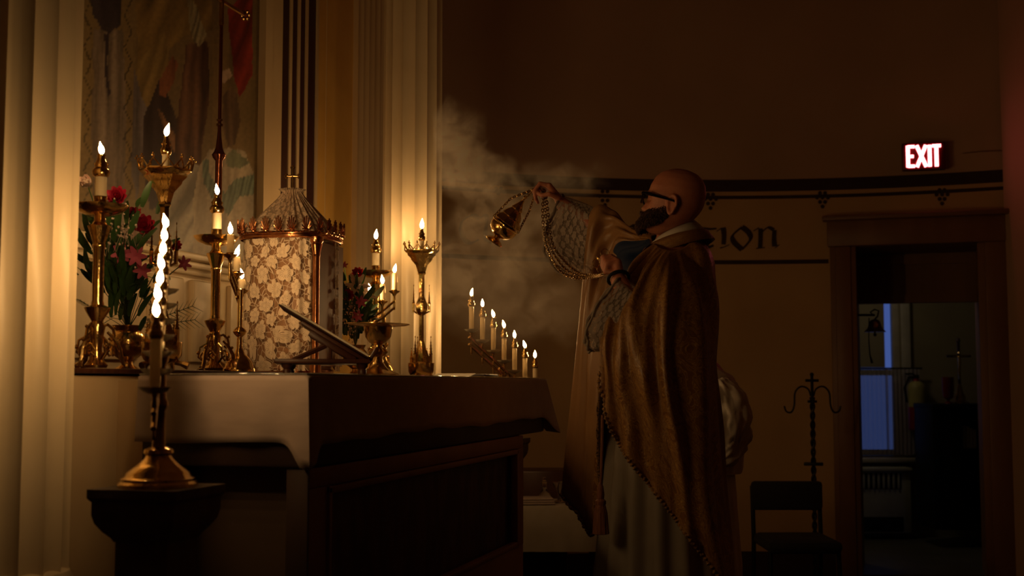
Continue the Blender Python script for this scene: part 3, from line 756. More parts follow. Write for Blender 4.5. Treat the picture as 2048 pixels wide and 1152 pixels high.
def big_stick(px, t, yflame, label, lab_c, cr=1.0):
    x, y, Z = onx(px, t); zf = zat(yflame, Z); Ht = zf-GR_TOP      # flame middle
    s = Ht/.655
    root = empty('altar_candlestick', (x, y, GR_TOP)); tag(root, label, 'candlestick', 'brass candlesticks with pierced scroll feet')
    q = MB(); q.lathe([(.03*s, .004*s), (.034*s, .012*s), (.02*s, .03*s), (.016*s, .06*s), (.02*s, .1*s), (.024*s, .125*s), (.018*s, .14*s)], n=24)
    for k in range(3): scrollfoot(q, k*2*PI/3+.5, s)
    for k in range(3): 
        a = k*2*PI/3+.5+PI/3; q.tube([(.03*s*math.cos(a), .03*s*math.sin(a), .03*s), (.055*s*math.cos(a), .055*s*math.sin(a), .05*s), (.05*s*math.cos(a), .05*s*math.sin(a), .085*s), (.025*s*math.cos(a), .025*s*math.sin(a), .1*s)], [.004*s]*4, 6)
        q.ball((.056*s*math.cos(a), .056*s*math.sin(a), .066*s), .007*s, 8)
    q.build('pierced_foot', brass, root)
    q = MB(); q.lathe([(.012*s, .135*s), (.02*s, .15*s), (.032*s, .17*s), (.037*s, .182*s), (.026*s, .186*s), (.018*s, .19*s), (.017*s, .2*s)], n=32, mod=lambda a, z: 1+.06*abs(math.sin(a*6))); q.build('knop', brass, root)
    q = MB(); q.lathe([(.017*s, .198*s), (.017*s, .36*s), (.02*s, .364*s), (.02*s, .37*s), (.017*s, .374*s)], n=24, mod=lambda a, z: 1-.06*abs(math.sin(a*5))); q.build('stem', brass, root)
    q = MB(); q.lathe([(.016*s, .37*s), (.02*s, .385*s), (.028*s, .41*s), (.033*s, .425*s), (.022*s, .43*s), (.016*s, .44*s), (.015*s, .458*s), (.03*s, .466*s)], n=36, mod=lambda a, z: 1+.07*abs(math.sin(a*6))); q.build('leaf_collar', brass, root)
    q = MB(); q.lathe([(.012*s, .452*s), (.04*s, .458*s), (.066*s, .468*s), (.08*s, .484*s), (.082*s, .488*s), (.078*s, .487*s), (.062*s, .474*s), (.03*s, .466*s), (.005*s, .464*s)], n=40); q.build('drip_pan', brass, root)
    q = MB(); q.lathe([(.0195*s, .466*s), (.0195*s, .512*s), (.021*s, .514*s), (.018*s, .515*s), (.017*s, .49*s)], n=24); q.build('socket', brass, root)
    cz = .5*s; hh = Ht-cz-.013*s*1.2-.045*s
    candle((x, y, GR_TOP+cz), hh+.0, .0175*s, lab_c, 'thick candles on the pierced-foot candlesticks', cs=1.35*s, fs=1.2 if y > 1.5 else 1.0)
big_stick(196, .76, 300, 'leftmost tall brass candlestick with wide drip pan beside the near column', 'thick candle on the leftmost candlestick, beside the column')
big_stick(431, .74, 382, 'tall brass candlestick with pierced foot just left of the tabernacle', 'thick candle left of the tabernacle, before the white mural robe')
big_stick(751, .80, 472, 'tall brass candlestick behind the chalice right of the tabernacle', 'thick candle behind the chalice')

# crowned gothic candlesticks
def pinnacle(q, c, h, w_):
    c = Vector(c); q.box((c.x, c.y, c.z+h*.16), (w_, w_, h*.32))
    q.lathe([(w_*.75, 0), (w_*.8, h*.03), (w_*.5, h*.06), (w_*.06, h*.62), (w_*.28, h*.65), (w_*.05, h*.7)], n=4, M=T(c+Vector((0, 0, h*.32))))
    for k in range(4):
        z = h*(.42+.12*k); rr = w_*(.62-.12*k)
        for a in range(4): q.ball((c.x+rr*math.cos(a*PI/2), c.y+rr*math.sin(a*PI/2), c.z+z), w_*.16, 6)
def crown_stick(x, y, zb0, zflame, label, lab_c):
    Ht = zflame-zb0; s = Ht/.735
    root = empty('gothic_candlestick', (x, y, zb0)); tag(root, label, 'candlestick', 'gothic candlesticks with crowned cups')
    q = MB()
    for k in range(3):
        a = k*2*PI/3+.3; q.tube([(.02*s*math.cos(a), .02*s*math.sin(a), .028*s), (.06*s*math.cos(a), .06*s*math.sin(a), .02*s), (.082*s*math.cos(a), .082*s*math.sin(a), .012*s)], [.008*s, .008*s, .012*s], 8)
    q.lathe([(.012*s, .0), (.014*s, .012*s), (.03*s, .018*s), (.052*s, .03*s), (.06*s, .045*s), (.062*s, .085*s), (.055*s, .087*s), (.05*s, .083*s)], n=32); q.build('bowl_base', brass, root)
    q = MB(); q.lathe([(.045*s, .083*s), (.042*s, .11*s), (.03*s, .14*s), (.018*s, .175*s), (.014*s, .19*s)], n=6)
    for k in range(6):
        a = k*PI/3+.2; pinnacle(q, (.046*s*math.cos(a), .046*s*math.sin(a), .085*s), .125*s if k % 2 == 0 else .07*s, .012*s)
    q.build('pinnacled_spire', brass, root)
    q = MB(); q.lathe([(.013*s, .185*s), (.012*s, .31*s), (.02*s, .315*s), (.03*s, .335*s), (.032*s, .36*s), (.022*s, .38*s), (.015*s, .4*s), (.015*s, .5*s), (.022*s, .51*s), (.018*s, .52*s)], n=6); q.build('stem', brass, root)
    q = MB()
    for k in range(4):
        a = k*PI/2+.4; pinnacle(q, (.037*s*math.cos(a), .037*s*math.sin(a), .325*s), .13*s, .009*s)
        q.tube([(.02*s*math.cos(a), .02*s*math.sin(a), .32*s), (.037*s*math.cos(a), .037*s*math.sin(a), .33*s)], .004*s, 6)
    q.build('knop_pinnacles', brass, root)
    q = MB(); q.lathe([(.018*s, .515*s), (.022*s, .53*s), (.028*s, .55*s), (.05*s, .575*s), (.052*s, .583*s), (.066*s, .597*s), (.068*s, .605*s), (.078*s, .612*s), (.08*s, .62*s), (.07*s, .62*s), (.05*s, .6*s), (.01*s, .595*s)], n=6, ph=.35); cc_ = q.build('crown_cup', brass, root)
    q = MB()
    for k in range(12):
        a = k*PI/6+.35; R = .08*s*(1 if k % 2 == 0 else .9)
        a2 = a+PI/6; R2 = .08*s*(.9 if k % 2 == 0 else 1)
        am = (a+a2)/2; Rm = (R+R2)/2+.004*s
        q.tube([(R*math.cos(a), R*math.sin(a), .618*s), ((Rm+.004*s)*math.cos(am), (Rm+.004*s)*math.sin(am), .645*s), (R2*math.cos(a2), R2*math.sin(a2), .618*s)], .0028*s, 6)
        for dz, dr in ((.65, .004), (.657, 0), (.65, -.004)): q.ball(((Rm+.005*s+dr*s)*math.cos(am), (Rm+.005*s+dr*s)*math.sin(am), dz*s), .0038*s, 6)
    q.build('crown_cresting', brass, cc_)
    cz = .597*s; hh = Ht-cz-.05*s
    q = MB(); q.lathe([(.02*s, .596*s), (.018*s, .61*s), (.014*s, .612*s)], n=16); q.build('socket', brass, root)
    candle((x, y, zb0+cz), hh, .0115*s, lab_c, 'slender candles in the crowned cups', cs=1.15*s, fs=1.25 if y > 1.5 else 1.05)
x, y, Z = onx(326, .70); crown_stick(x, y, GR_TOP, zat(266, Z), 'gothic brass candlestick with crowned cup behind the near candelabrum', 'slender candle in crowned cup at upper left')
x, y, Z = onx(843, .585); 
crown_stick(x, y, ALT_TOP, zat(453, Z), 'gothic brass candlestick with crowned cup before the far column', 'slender candle in crowned cup before the far column')

# three-light candelabra
def three_light(flames, bpx, t, label, tw):
    x, y, Z = onx(bpx, t); root = empty('three_light_candelabrum', (x, y, GR_TOP)); inv = Vector((x, y, GR_TOP)); tag(root, label, 'candelabrum', 'small three-light candelabra')
    q = MB(); q.lathe([(.055, 0), (.055, .008), (.05, .014), (.046, .03), (.032, .05), (.02, .06), (.016, .07), (.012, .08)], n=32); q.build('stand_base', brass, root)
    cups = [P(a, b_, Zc)-Vector((0, 0, ch+.02))-inv for a, b_, Zc, ch in flames]
    top_z = min(c.z for c in cups)-.01
    q = MB(); q.lathe([(.011, .075), (.0095, .12), (.02, .13), (.024, .138), (.02, .146), (.0095, .155), (.009, top_z), (.0, top_z+.005)], n=16); q.build('stem', brass, root)
    for dz in (0, -.03):
        q = MB(); a, b_ = cups[0]-Vector((0, 0, .05-dz)), cups[2]-Vector((0, 0, .05-dz)); q.tube([a, cups[1]-Vector((0, 0, .05-dz)), b_], .0055, 8); q.build('slanting_bar', brass, root)
    q = MB(); q.tube([(0, 0, top_z), cups[2]-Vector((0, 0, .08))], .007, 8); q.build('arm_joint', brass, root)
    for i, c in enumerate(cups):
        q = MB(); q.lathe([(.004, -.09), (.006, -.05), (.005, -.03), (.01, -.018), (.02, -.012), (.026, -.006), (.024, -.004), (.012, -.006), (.014, 0), (.012, .002)], n=20, M=T(c)); q.build('candle_cup', brass, root)
        candle(c+inv+Vector((0, 0, .001)), flames[i][3], .0115, '%s short candle on the %s' % (('highest', 'middle', 'lowest')[i], tw), 'short candles on the '+tw, cap=False, worn=True, fs=1.05)
ZL = onx(480, .68)[2]; ZR = onx(768, .70)[2]
three_light([(461, 458, ZL-.13, .062), (474, 503, ZL-.02, .05), (484, 548, ZL+.1, .034)], 481, .68, 'small brass three-light candelabrum left of the lace tabernacle', 'candelabrum left of the tabernacle')
three_light([(789, 538, ZR-.13, .075), (765, 560, ZR-.18, .07), (740, 577, ZR-.24, .065)], 768, .70, 'small brass three-light candelabrum behind the chalice', 'candelabrum behind the chalice')

# ------------------------------------------------------------------ tabernacle
def sqr(hx, hy, z, n=96, e=3.2, rip=0, nr=30, ph=0):
    out = []
    for j in range(n):
        a = 2*PI*j/n+PI/4; ca_, sa = math.cos(a), math.sin(a)
        r = (abs(ca_)**e+abs(sa)**e)**(-1/e)*(1+rip*math.sin(a*nr+ph)+rip*.6*math.sin(a*nr*.37+2*ph))
        out.append((hx*r*ca_, hy*r*sa, z))
    return out
tab = empty('tabernacle', (-.776, 1.525, GR_TOP)); tag(tab, 'domed tabernacle under ivory flowered lace with gilt palmette crown', 'tabernacle')
HX, HY = .174, .172
ring_z = zat(470, 4.75)-GR_TOP; top_zt = zat(379, 4.8)-GR_TOP; cross_z = zat(337, 4.85)-GR_TOP
shade = mat('dark gilt cabinet', (.42, .20, .08), .5, nscale=10)
q = MB(); q.loft([sqr(HX*.86, HY*.86, 0), sqr(HX*.86, HY*.86, ring_z-.01), sqr(HX*.5, HY*.5, ring_z+.08), sqr(.02, .02, top_zt-.02)]); q.build('cabinet', shade, tab)
q = MB(); q.loft([sqr(HX*.9, HY*.9, 0), sqr(HX*.9, HY*.9, .012), sqr(HX*.88, HY*.88, .016)]); q.build('foot_moulding', copper, tab)
# lace side veil: open at the front-right corner
q = MB(); rows = []; nrow = 30; ncol = 260
for i in range(nrow+1):
    v = i/nrow; z = ring_z-.005-(ring_z-.012)*v; row = []
    for j in range(ncol+1):
        a = math.radians(12)+(2*PI-math.radians(46))*j/ncol     # start just past the front, go round
        a0 = a; ca_, sa = math.cos(a0), math.sin(a0); e = 3.2
        r = (abs(ca_)**e+abs(sa)**e)**(-1/e)
        fold = 1.0 if not (math.radians(200) < a % (2*PI) < math.radians(262)) else .12
        r *= .97+v*.03+fold*(.022+.01*v)*math.sin(a*30+1.1*math.sin(a*3))
        row.append((HX*r*ca_, HY*r*sa, z))
    rows.append(row)
q.loft(rows, closed=False, cap=False, uvscale=(1.0*1.34*.95, ring_z*.95)); veil = q.build('lace_veil', lace, tab, auto=None)
# scalloped edging
q = MB(); ed = [rows[i][-1] for i in range(nrow+1)]; ed2 = []
for k in range(90):
    u = k/89*nrow; i = min(int(u), nrow-1); f = u-i; a, b_ = Vector(ed[i]), Vector(ed[i+1]); p = a.lerp(b_, f); ed2.append(p+Vector((.004*abs(math.sin(k*.6)), .003, 0)))
q.tube(ed2, .0035, 6); q.build('veil_edging', linen, veil)
# gathered lace over the dome
q = MB(); rows = []
for i in range(17):
    v = i/16; z = ring_z+.012+(top_zt-ring_z-.012)*v; sc_ = interp([(0, .97), (.12, .92), (.3, .78), (.5, .60), (.7, .43), (.88, .28), (1, .2)], v)[0]
    rows.append([(x_*1, y_*1, z) for x_, y_, z_ in sqr(HX*sc_, HY*sc_, z, n=240, e=3.2-1.2*v, rip=.03+.06*v, nr=34)])
rows.append([(x_, y_, top_zt+.012) for x_, y_, z_ in sqr(HX*.27, HY*.27, 0, n=240, e=2, rip=.14, nr=34)])
rows.append([(x_, y_, top_zt+.004) for x_, y_, z_ in sqr(HX*.08, HY*.08, 0, n=240, e=2, rip=.14, nr=34)])
q.loft(rows, cap=False, uvscale=(1.5, .34)); lace2 = lace_mat('gathered ivory lace', (.74, .56, .41), 15, .33, .45); q.build('lace_dome_cover', lace2, tab, auto=None)
# crown
q = MB(); rr = [(1.03, -.016), (1.06, -.012), (1.06, -.004), (1.03, 0), (1.03, .004), (.99, .004), (.99, -.016)]
q.loft([sqr(HX*a, HY*a, ring_z+b_) for a, b_ in rr], cap=False); crown = q.build('crown_band', copper, tab)
npal = 23
def perim(n):
    base_ = sqr(HX*1.05, HY*1.05, 0, n=720); L = [0]
    for i in range(720): L.append(L[-1]+(Vector(base_[(i+1) % 720])-Vector(base_[i])).length)
    out = []; k = 0
    for i in range(n):
        d = L[-1]*i/n
        while L[k+1] < d: k += 1
        p = Vector(base_[k % 720]); t = (Vector(base_[(k+2) % 720])-Vector(base_[(k-2) % 720])).normalized(); out.append((p, t))
    return out
for p, t in perim(npal):
    nrm = Vector((t.y, -t.x, 0)); q = MB()
    for k in range(9):
        a = (k-4)*.42; L_ = .047-.003*abs(k-4)
        tip = p+t*math.sin(a)*L_*.5+Vector((0, 0, ring_z+.020+math.cos(a)*L_))+nrm*.008
        b0 = p+t*math.sin(a)*.006+Vector((0, 0, ring_z+.016)); mid__ = b0.lerp(tip, .55)+nrm*.004
        q.tube([b0, mid__, tip], [.0012, .0024, .0030], 6)
    q.ball(tuple(p+Vector((0, 0, ring_z+.014))+nrm*.002), (.006, .006, .006), 8)
    for sg in (-1, 1): q.tube([p+Vector((0, 0, ring_z+.014)), p+t*sg*.012+Vector((0, 0, ring_z+.006)), p+t*sg*.0235+Vector((0, 0, ring_z+.008))], [.004, .003, .003], 6)
    q.build('palmette', copper, crown)
# corner column beside the veil opening
q = MB(); q.lathe([(.022, .0), (.022, .03), (.017, .035), (.013, .05), (.013, ring_z-.09), (.016, ring_z-.085), (.014, ring_z-.08), (.022, ring_z-.045), (.02, ring_z-.04), (.026, ring_z-.03), (.026, ring_z-.014)], n=20, M=T((HX*.98, -HY*.80, 0))); q.build('corner_column', copper, tab)
q = MB(); q.box((HX*.9, .01, ring_z*.5), (.012, HY*1.5, ring_z*.9)); q.build('door', shade, tab, smooth=False)
# finial cross
q = MB(); zc = top_zt-.01
q.lathe([(.014, 0), (.012, .01), (.006, .02), (.004, .03)], n=12, M=T((0, 0, zc)))
ch = cross_z-zc-.012
q.tube([(0, 0, zc+.02), (0, 0, zc+.02+ch)], .006, 8); q.tube([(-.022*math.cos(YAW), -.022*math.sin(YAW), zc+.02+ch*.62), (.022*math.cos(YAW), .022*math.sin(YAW), zc+.02+ch*.62)], .0055, 8)
for dx, dz in ((-.024, .62), (.024, .62), (0, 1)):
    for ox, oz in ((-.005, 0), (.005, 0), (0, .005), (0, -.005)): q.ball((dx*math.cos(YAW)+ox*math.cos(YAW), dx*math.sin(YAW)+ox*math.sin(YAW), zc+.02+ch*dz+oz), .0062, 6)
q.build('finial_cross', dark_brass, tab)

# tall altar cross before the painting
x, y, Z = onx(433, 1.02)
ac = empty('altar_cross', (x, y, GR_TOP)); tag(ac, 'tall brass standing cross before the mural painting', 'cross')
zb_ = lambda py: zat(py, Z)-GR_TOP
q = MB(); q.lathe([(.07, 0), (.07, .012), (.05, .03), (.02, .05), (.016, .08), (.014, zb_(400)), (.016, zb_(380))], n=24); q.build('stand_base', dark_brass, ac)
q = MB(); q.lathe([(.014, zb_(392)), (.014, zb_(322)), (.024, zb_(316)), (.028, zb_(310)), (.02, zb_(304)), (.014, zb_(296)), (.009, zb_(275)), (.007, zb_(262)), (.007, zb_(-30))], n=20); q.build('shaft', mat('ruby tinted brass', (.30, .10, .05), .15, .9), ac)
q = MB()
for k in range(6):
    a = k*PI/3; q.ball((.010*math.cos(a), .010*math.sin(a), zb_(250)), .006, 6); q.ball((.008*math.cos(a+.5), .008*math.sin(a+.5), zb_(240)), .005, 6)
q.build('leaf_knop', dark_brass, ac)
q = MB(); hz = zb_(2); q.tube([tuple(-RGT*.0+Vector((0, -.19, hz))), (0, .19, hz)], .009, 8)
for sg in (-1, 1):
    for k in range(6):
        a = k*PI/3; q.ball((.016*math.cos(a), sg*.2+.006*0, hz+.016*math.sin(a)), .009, 8)
q.tube([(0, 0, hz-.1), (0, 0, hz+.28)], .01, 8)
q.build('cross_arms', dark_brass, ac)

# ------------------------------------------------------------------ things on the altar
# missal stand and book; local x toward the priest
x0, y0, Zm = onx(648, .22)
sc = Zm/F
ms = empty('missal_stand', (x0, y0, TT)); tag(ms, 'dark wooden book stand with turned feet on the altar', 'book stand')
zz = lambda py: zat(py, Zm)-TT
D = .15
ms.rotation_euler = (0, 0, YAW+math.atan((1024-648)/F)-.02)
q = MB(); q.box((0, 0, zz(724)), (.285, 2*D, .014), bev=.004); q.build('stand_board', dwood, ms)
for sx in (-.105, .12):
    for sy_ in (-D+.03, D-.03):
        q = MB(); h = zz(728); q.lathe([(.012, 0), (.013, h*.35), (.010, h*.5), (.017, h*.75), (.018, h)], n=14, M=T((sx, sy_, 0))); q.build('leg', dwood, ms)
a0, a1 = Vector((-.128, 0, zz(612))), Vector((.15, 0, zz(718)))
dr = (a1-a0).normalized(); up_ = Vector((-dr.z, 0, dr.x)); ang = math.atan2(dr.z, dr.x)
RM = T(a0) @ Matrix.Rotation(-ang, 4, 'Y')
Ls = (a1-a0).length
q = MB(); q.box((Ls*.62, 0, -.016), (Ls*.72, 2*D*.9, .012), M=RM, bev=.003); q.box((Ls*.99, 0, .01), (.012, 2*D*.9, .05), M=RM @ T((0, 0, 0)), bev=.003)
for yy in (-.08, .08): q.box((Ls*.62, yy, -.03), (Ls*.5, .02, .02), M=RM, bev=.003)
q.build('sloping_rest', dwood, ms)
for yy in (-.08, .08):
    q = MB(); q.box((.02, yy, (zz(724)+zz(672))/2), (.014, .014, zz(672)-zz(724)), bev=.002); q.build('prop_post', dwood, ms)
    q = MB(); q.tube([(-.09, yy, zz(720)), (.02, yy, zz(688))], .006, 6); q.build('prop_strut', dwood, ms)
bk = empty('missal', tuple(Vector((x0, y0, TT)))); bk.rotation_euler = ms.rotation_euler; tag(bk, 'open altar book lying on the dark wooden stand', 'book')
RB = RM
q = MB(); q.box((Ls*.49, 0, -.006), (Ls*.98, 2*D*.98, .005), M=RB, bev=.002); q.build('cover', mat('red brown leather', (.035, .012, .007), .6, spec=.2), bk)
for sg in (-1, 1):
    q = MB(); rows = []
    for i in range(9):
        u = i/8; yv = sg*(.004+(D*.93)*u); th = .001+.004*math.sin(PI*(.18+.75*u))
        rows.append([(Ls*.02, yv, -.003), (Ls*.96, yv, -.003), (Ls*.96, yv, th), (Ls*.02, yv, th)])
    q.loft(rows, M=RB); q.build('page_block', paper, bk)

# chalice with paten
x1, y1, Zc = onx(757, .20); chal = empty('chalice', (x1, y1, TT)); tag(chal, 'gold chalice with lobed foot in front of the candles', 'chalice')
k_ = Zc/F
hh_ = zat(652, Zc)-TT
def cz(py): return zat(py, Zc)-TT
q = MB(); q.lathe([(.07, 0), (.072, .006), (.05, .016), (.03, .028), (.018, .045), (.015, cz(702)-.012)], n=48, mod=lambda a, z: 1+(.07*math.cos(a*6) if z < .03 else 0)); q.build('foot', brass, chal)
q = MB(); q.lathe([(.015, cz(714)), (.026, cz(710)), (.034, cz(704)), (.026, cz(698)), (.016, cz(694))], n=36, mod=lambda a, z: 1+.08*math.cos(a*8)); q.build('knop', brass, chal)
q = MB(); q.lathe([(.015, cz(696)), (.014, cz(690)), (.03, cz(685)), (.044, cz(674)), (.051, cz(652)), (.049, cz(652)), (.04, cz(676)), (.01, cz(684))], n=40); q.build('cup', brass, chal)
q = MB(); q.lathe([(.0, -.004), (.05, -.004), (.095, .001), (.11, .006), (.11, .0075), (.094, .003), (.0, -.001)], n=56, M=T((x1-.0, y1, zat(651.5, Zc))) @ Matrix.Rotation(.02, 4, 'Y')); 
tag(q.build('paten', brass), 'round shallow gold plate resting on the chalice', 'plate')
# cards and papers
def sheet(px0, px1, t, label, tilt, sz=(.2, .28), name='prayer_card', rz=.2, zo=0.0):
    x, y, Z = onx((px0+px1)/2, t); q = MB(); q.box((0, 0, .001), (sz[0], sz[1], .002)); o = q.build(name, paper, smooth=False)
    o.location = (x, y, TT+zo+.5*sz[1]*math.sin(abs(tilt))); o.rotation_euler = (tilt, 0, rz); tag(o, label, 'paper'); return o
sheet(880, 935, .22, 'white sheet curling up on the far altar end', .055, (.16, .26))
sheet(950, 985, .18, 'small white card lying near the far candelabrum', 0, (.12, .16), rz=-.3)
x, y, Z = onx(905, .3); q = MB(); q.box((0, 0, .008), (.18, .22, .016), bev=.003); o = q.build('flat_booklet', mat('dark leather', (.06, .03, .02), .4)); o.location = (x, y+.3, TT); tag(o, 'thin dark booklet lying on far part of altar', 'book')
# brass hand bell left (small dome feature near base)
# ------------------------------------------------------------------ flowers
def petal(q, M, L, wd, curl, n=5):
    rows = []
    for i in range(n+1):
        u = i/n; w_ = wd*math.sin(PI*min(.97, .12+.8*u))**.8; z = curl*u*u*L
        rows.append([(-w_/2, L*u, z+.12*w_), (0, L*u, z), (w_/2, L*u, z+.12*w_)])
    q.loft(rows, closed=False, cap=False, M=M)
def stemto(q, a, b_, r=.0018):
    a, b_ = Vector(a), Vector(b_); mid_ = a.lerp(b_, .5)+Vector((0, 0, .03)); q.tube(catmull([a, mid_, b_], 6), r, 5)
def flower(kind, c, foot, r, face, label, group):
    c = Vector(c); name = {'carnation': 'carnation', 'lily': 'lily', 'rose': 'rose', 'alst': 'alstroemeria'}[kind]
    root = empty(name, tuple(c)); tag(root, label, 'flower', group)
    Q = Vector((0, 0, 1)).rotation_difference(Vector(face).normalized()).to_matrix().to_4x4()
    q = MB()
    if kind == 'carnation':
        for lay in range(5):
            n = 9-lay
            for k in range(n): petal(q, Q @ Rz(k*2*PI/n+lay*.5) @ Matrix.Rotation(.15+lay*.28, 4, 'X'), r*(1-.09*lay), r*.62, .35+.1*random.random())
        m_ = crimson
    elif kind == 'lily':
        for k in range(6): petal(q, Q @ Rz(k*PI/3) @ Matrix.Rotation(.7, 4, 'X'), r*1.35, r*.5, -.35)
        m_ = whitef
    elif kind == 'rose':
        for lay in range(4):
            for k in range(5): petal(q, Q @ Rz(k*2*PI/5+lay*.6) @ Matrix.Rotation(.5+lay*.27, 4, 'X'), r*(1-.08*lay), r*.9, .5)
        m_ = whitef
    else:
        for k in range(6): petal(q, Q @ Rz(k*PI/3) @ Matrix.Rotation(.55, 4, 'X'), r*1.1, r*.5, -.1)
        m_ = pinkf
    q.build('petals', m_, root, auto=None)
    q = MB(); stemto(q, foot-c, Vector((0, 0, 0)))
    for u in (.45, .7):
        p = (foot-c)*(1-u)*.8; petal(q, T(p) @ Rz(random.uniform(0, 6)) @ Matrix.Rotation(random.uniform(.2, .9), 4, 'X'), .06, .016, -.4)
    q.build('stem', leaf_m, root)
def vase(x, y, z, s, label):
    q = MB(); q.lathe([(.04*s, 0), (.042*s, .006*s), (.02*s, .02*s), (.016*s, .03*s), (.05*s, .055*s), (.062*s, .085*s), (.055*s, .115*s), (.042*s, .13*s), (.05*s, .145*s), (.055*s, .148*s), (.048*s, .146*s), (.038*s, .13*s), (.03*s, .06*s)], n=32, M=T((0, 0, 0)))
    o = q.build('flower_vase', brass); o.location = (x, y, z); tag(o, label, 'vase'); return o
def greens(name, c, foot, spread, n, label, kind='leaf', seed=1):
    rnd = random.Random(seed); q = MB(); foot = Vector(foot); c = Vector(c)
    for k in range(n):
        d = Vector((rnd.gauss(0, spread[0]), rnd.gauss(0, spread[1]), rnd.gauss(0, spread[2]))); e = c+d
        if kind == 'leaf':
            M = align(e, e+Vector((d.x, d.y, abs(d.z)+.05)) + Vector((rnd.uniform(-.03, .03), rnd.uniform(-.03, .03), rnd.uniform(-.06, .05))))
            petal(q, M @ Matrix.Rotation(PI/2, 4, 'X'), rnd.uniform(.05, .09), rnd.uniform(.014, .026), rnd.uniform(-.5, .2))
            if k % 3 == 0: stemto(q, foot, e, .0012)
        elif kind == 'palm':
            tip = foot+(e-foot)*1.0; 
            for s_ in range(9):
                u = .45+.55*s_/8; b0 = foot.lerp(tip, u)
                for sg in (-1, 1):
                    dd = (tip-foot).normalized(); sd_ = dd.cross(Vector((0, 1, .3))).normalized()
                    q.tube([b0, b0+dd*.035+sd_*sg*.025+Vector((0, 0, -.004))], [.0013, .0003], 4)
            q.tube([foot, tip], .0012, 4)
        else:
            q.ball(tuple(e), rnd.uniform(.0028, .0048), 6)
            if k % 3 == 0: q.tube([e, e-Vector((rnd.uniform(-.02, .02), rnd.uniform(-.02, .02), .05))], .0005, 3)
    o = q.build(name, {'leaf': leaf_m, 'palm': leaf_m, 'dots': whitef}[kind], auto=None)
    tag(o, label, {'leaf': 'foliage', 'palm': 'palm frond', 'dots': 'flowers'}[kind], kind=None if kind == 'palm' else 'stuff'); return o
vx, vy, vZ = onx(258, .92); vase(vx, vy, GR_TOP, 1.0, 'round brass vase holding the left flower arrangement')
VF = Vector((vx, vy, GR_TOP+.135)); tl = 'flowers in the left arrangement'
toC = lambda dz=.1: (-FWD+Vector((0, 0, dz)))
for kind, px, py, Z, r, fc, lab in [
    ('carnation', 236, 396, 3.85, .037, toC(.3), 'topmost crimson carnation behind the leftmost candle'),
    ('carnation', 288, 452, 3.85, .037, toC(.2)+RGT*.3, 'crimson carnation just left of the crowned candlestick'),
    ('carnation', 268, 432, 3.95, .03, toC(.8), 'small crimson carnation between the two larger ones'),
    ('rose', 176, 372, 3.8, .034, toC(.6)-RGT*.2, 'pale pink rose beside the near column'),
    ('alst', 246, 508, 3.8, .034, toC(0), 'pink alstroemeria left below the carnations'),
    ('alst', 272, 512, 3.78, .034, toC(-.1)+RGT*.3, 'pink alstroemeria middle left above the vase'),
    ('alst', 285, 540, 3.82, .028, toC(-.3)+RGT*.2, 'small drooping pink alstroemeria left above the vase'),
    ('lily', 272, 480, 3.86, .032, toC(.1)+RGT*.5, 'white lily below the left carnations'),
    ('alst', 366, 528, 3.95, .026, toC(.2)+RGT*.8, 'pink bloom reaching right past the crowned candlestick'),
    ('carnation', 350, 492, 3.95, .022, toC(.2)+RGT*.5, 'crimson bud right of the crowned candlestick')]:
    flower(kind, P(px, py, Z), VF, r, fc, lab, tl)
c_ = P(240, 540, 3.86); greens('leafy_foliage', c_, VF, (.035, .06, .075), 170, 'dark green leaves massed in the left arrangement', 'leaf', 3)
c_ = P(245, 470, 3.82); greens('babys_breath', c_, VF, (.02, .045, .035), 150, 'tiny white filler blossoms in the left arrangement', 'dots', 4)
for i, (px, py, Z) in enumerate([(385, 612, 3.9), (390, 640, 3.88), (160, 600, 3.7)]):
    greens('palm_frond', P(px, py, Z), VF, (.001, .001, .001), 1, ('upper palm frond spreading right of left vase', 'lower palm frond spreading right of left vase', 'palm frond spreading left toward near column')[i], 'palm', 10+i)
vx, vy, vZ = onx(712, .98); vase(vx, vy, GR_TOP, 1.0, 'brass vase holding the right flower arrangement')
VF = Vector((vx, vy, GR_TOP+.135)); tl = 'flowers in the right arrangement'
for kind, px, py, Z, r, fc, lab in [
    ('lily', 712, 574, 5.3, .045, toC(.2)+RGT*.3, 'white lily right of the lace tabernacle'),
    ('lily', 731, 590, 5.32, .035, toC(.1)+RGT*.6, 'second white lily beside the lowest short candle'),
    ('carnation', 697, 590, 5.25, .028, toC(0), 'crimson carnation against the right veil edge'),
    ('alst', 722, 604, 5.28, .030, toC(.1), 'magenta bloom below the right lilies'),
    ('carnation', 716, 548, 5.45, .030, toC(.5), 'dark crimson carnation above the right lilies'),
    ('alst', 688, 532, 5.45, .020, toC(.5), 'small pink bud above right veil edge'),
    ('alst', 716, 632, 5.25, .026, toC(-.1), 'lowest pink bloom in right arrangement')]:
    flower(kind, P(px, py, Z), VF, r, fc, lab, tl)
greens('leafy_foliage', P(712, 630, 5.36), VF, (.03, .05, .06), 120, 'green leaves massed in the right arrangement', 'leaf', 6)
greens('babys_breath', P(704, 625, 5.27), VF, (.015, .035, .05), 110, 'tiny white filler blossoms in the right arrangement', 'dots', 7)

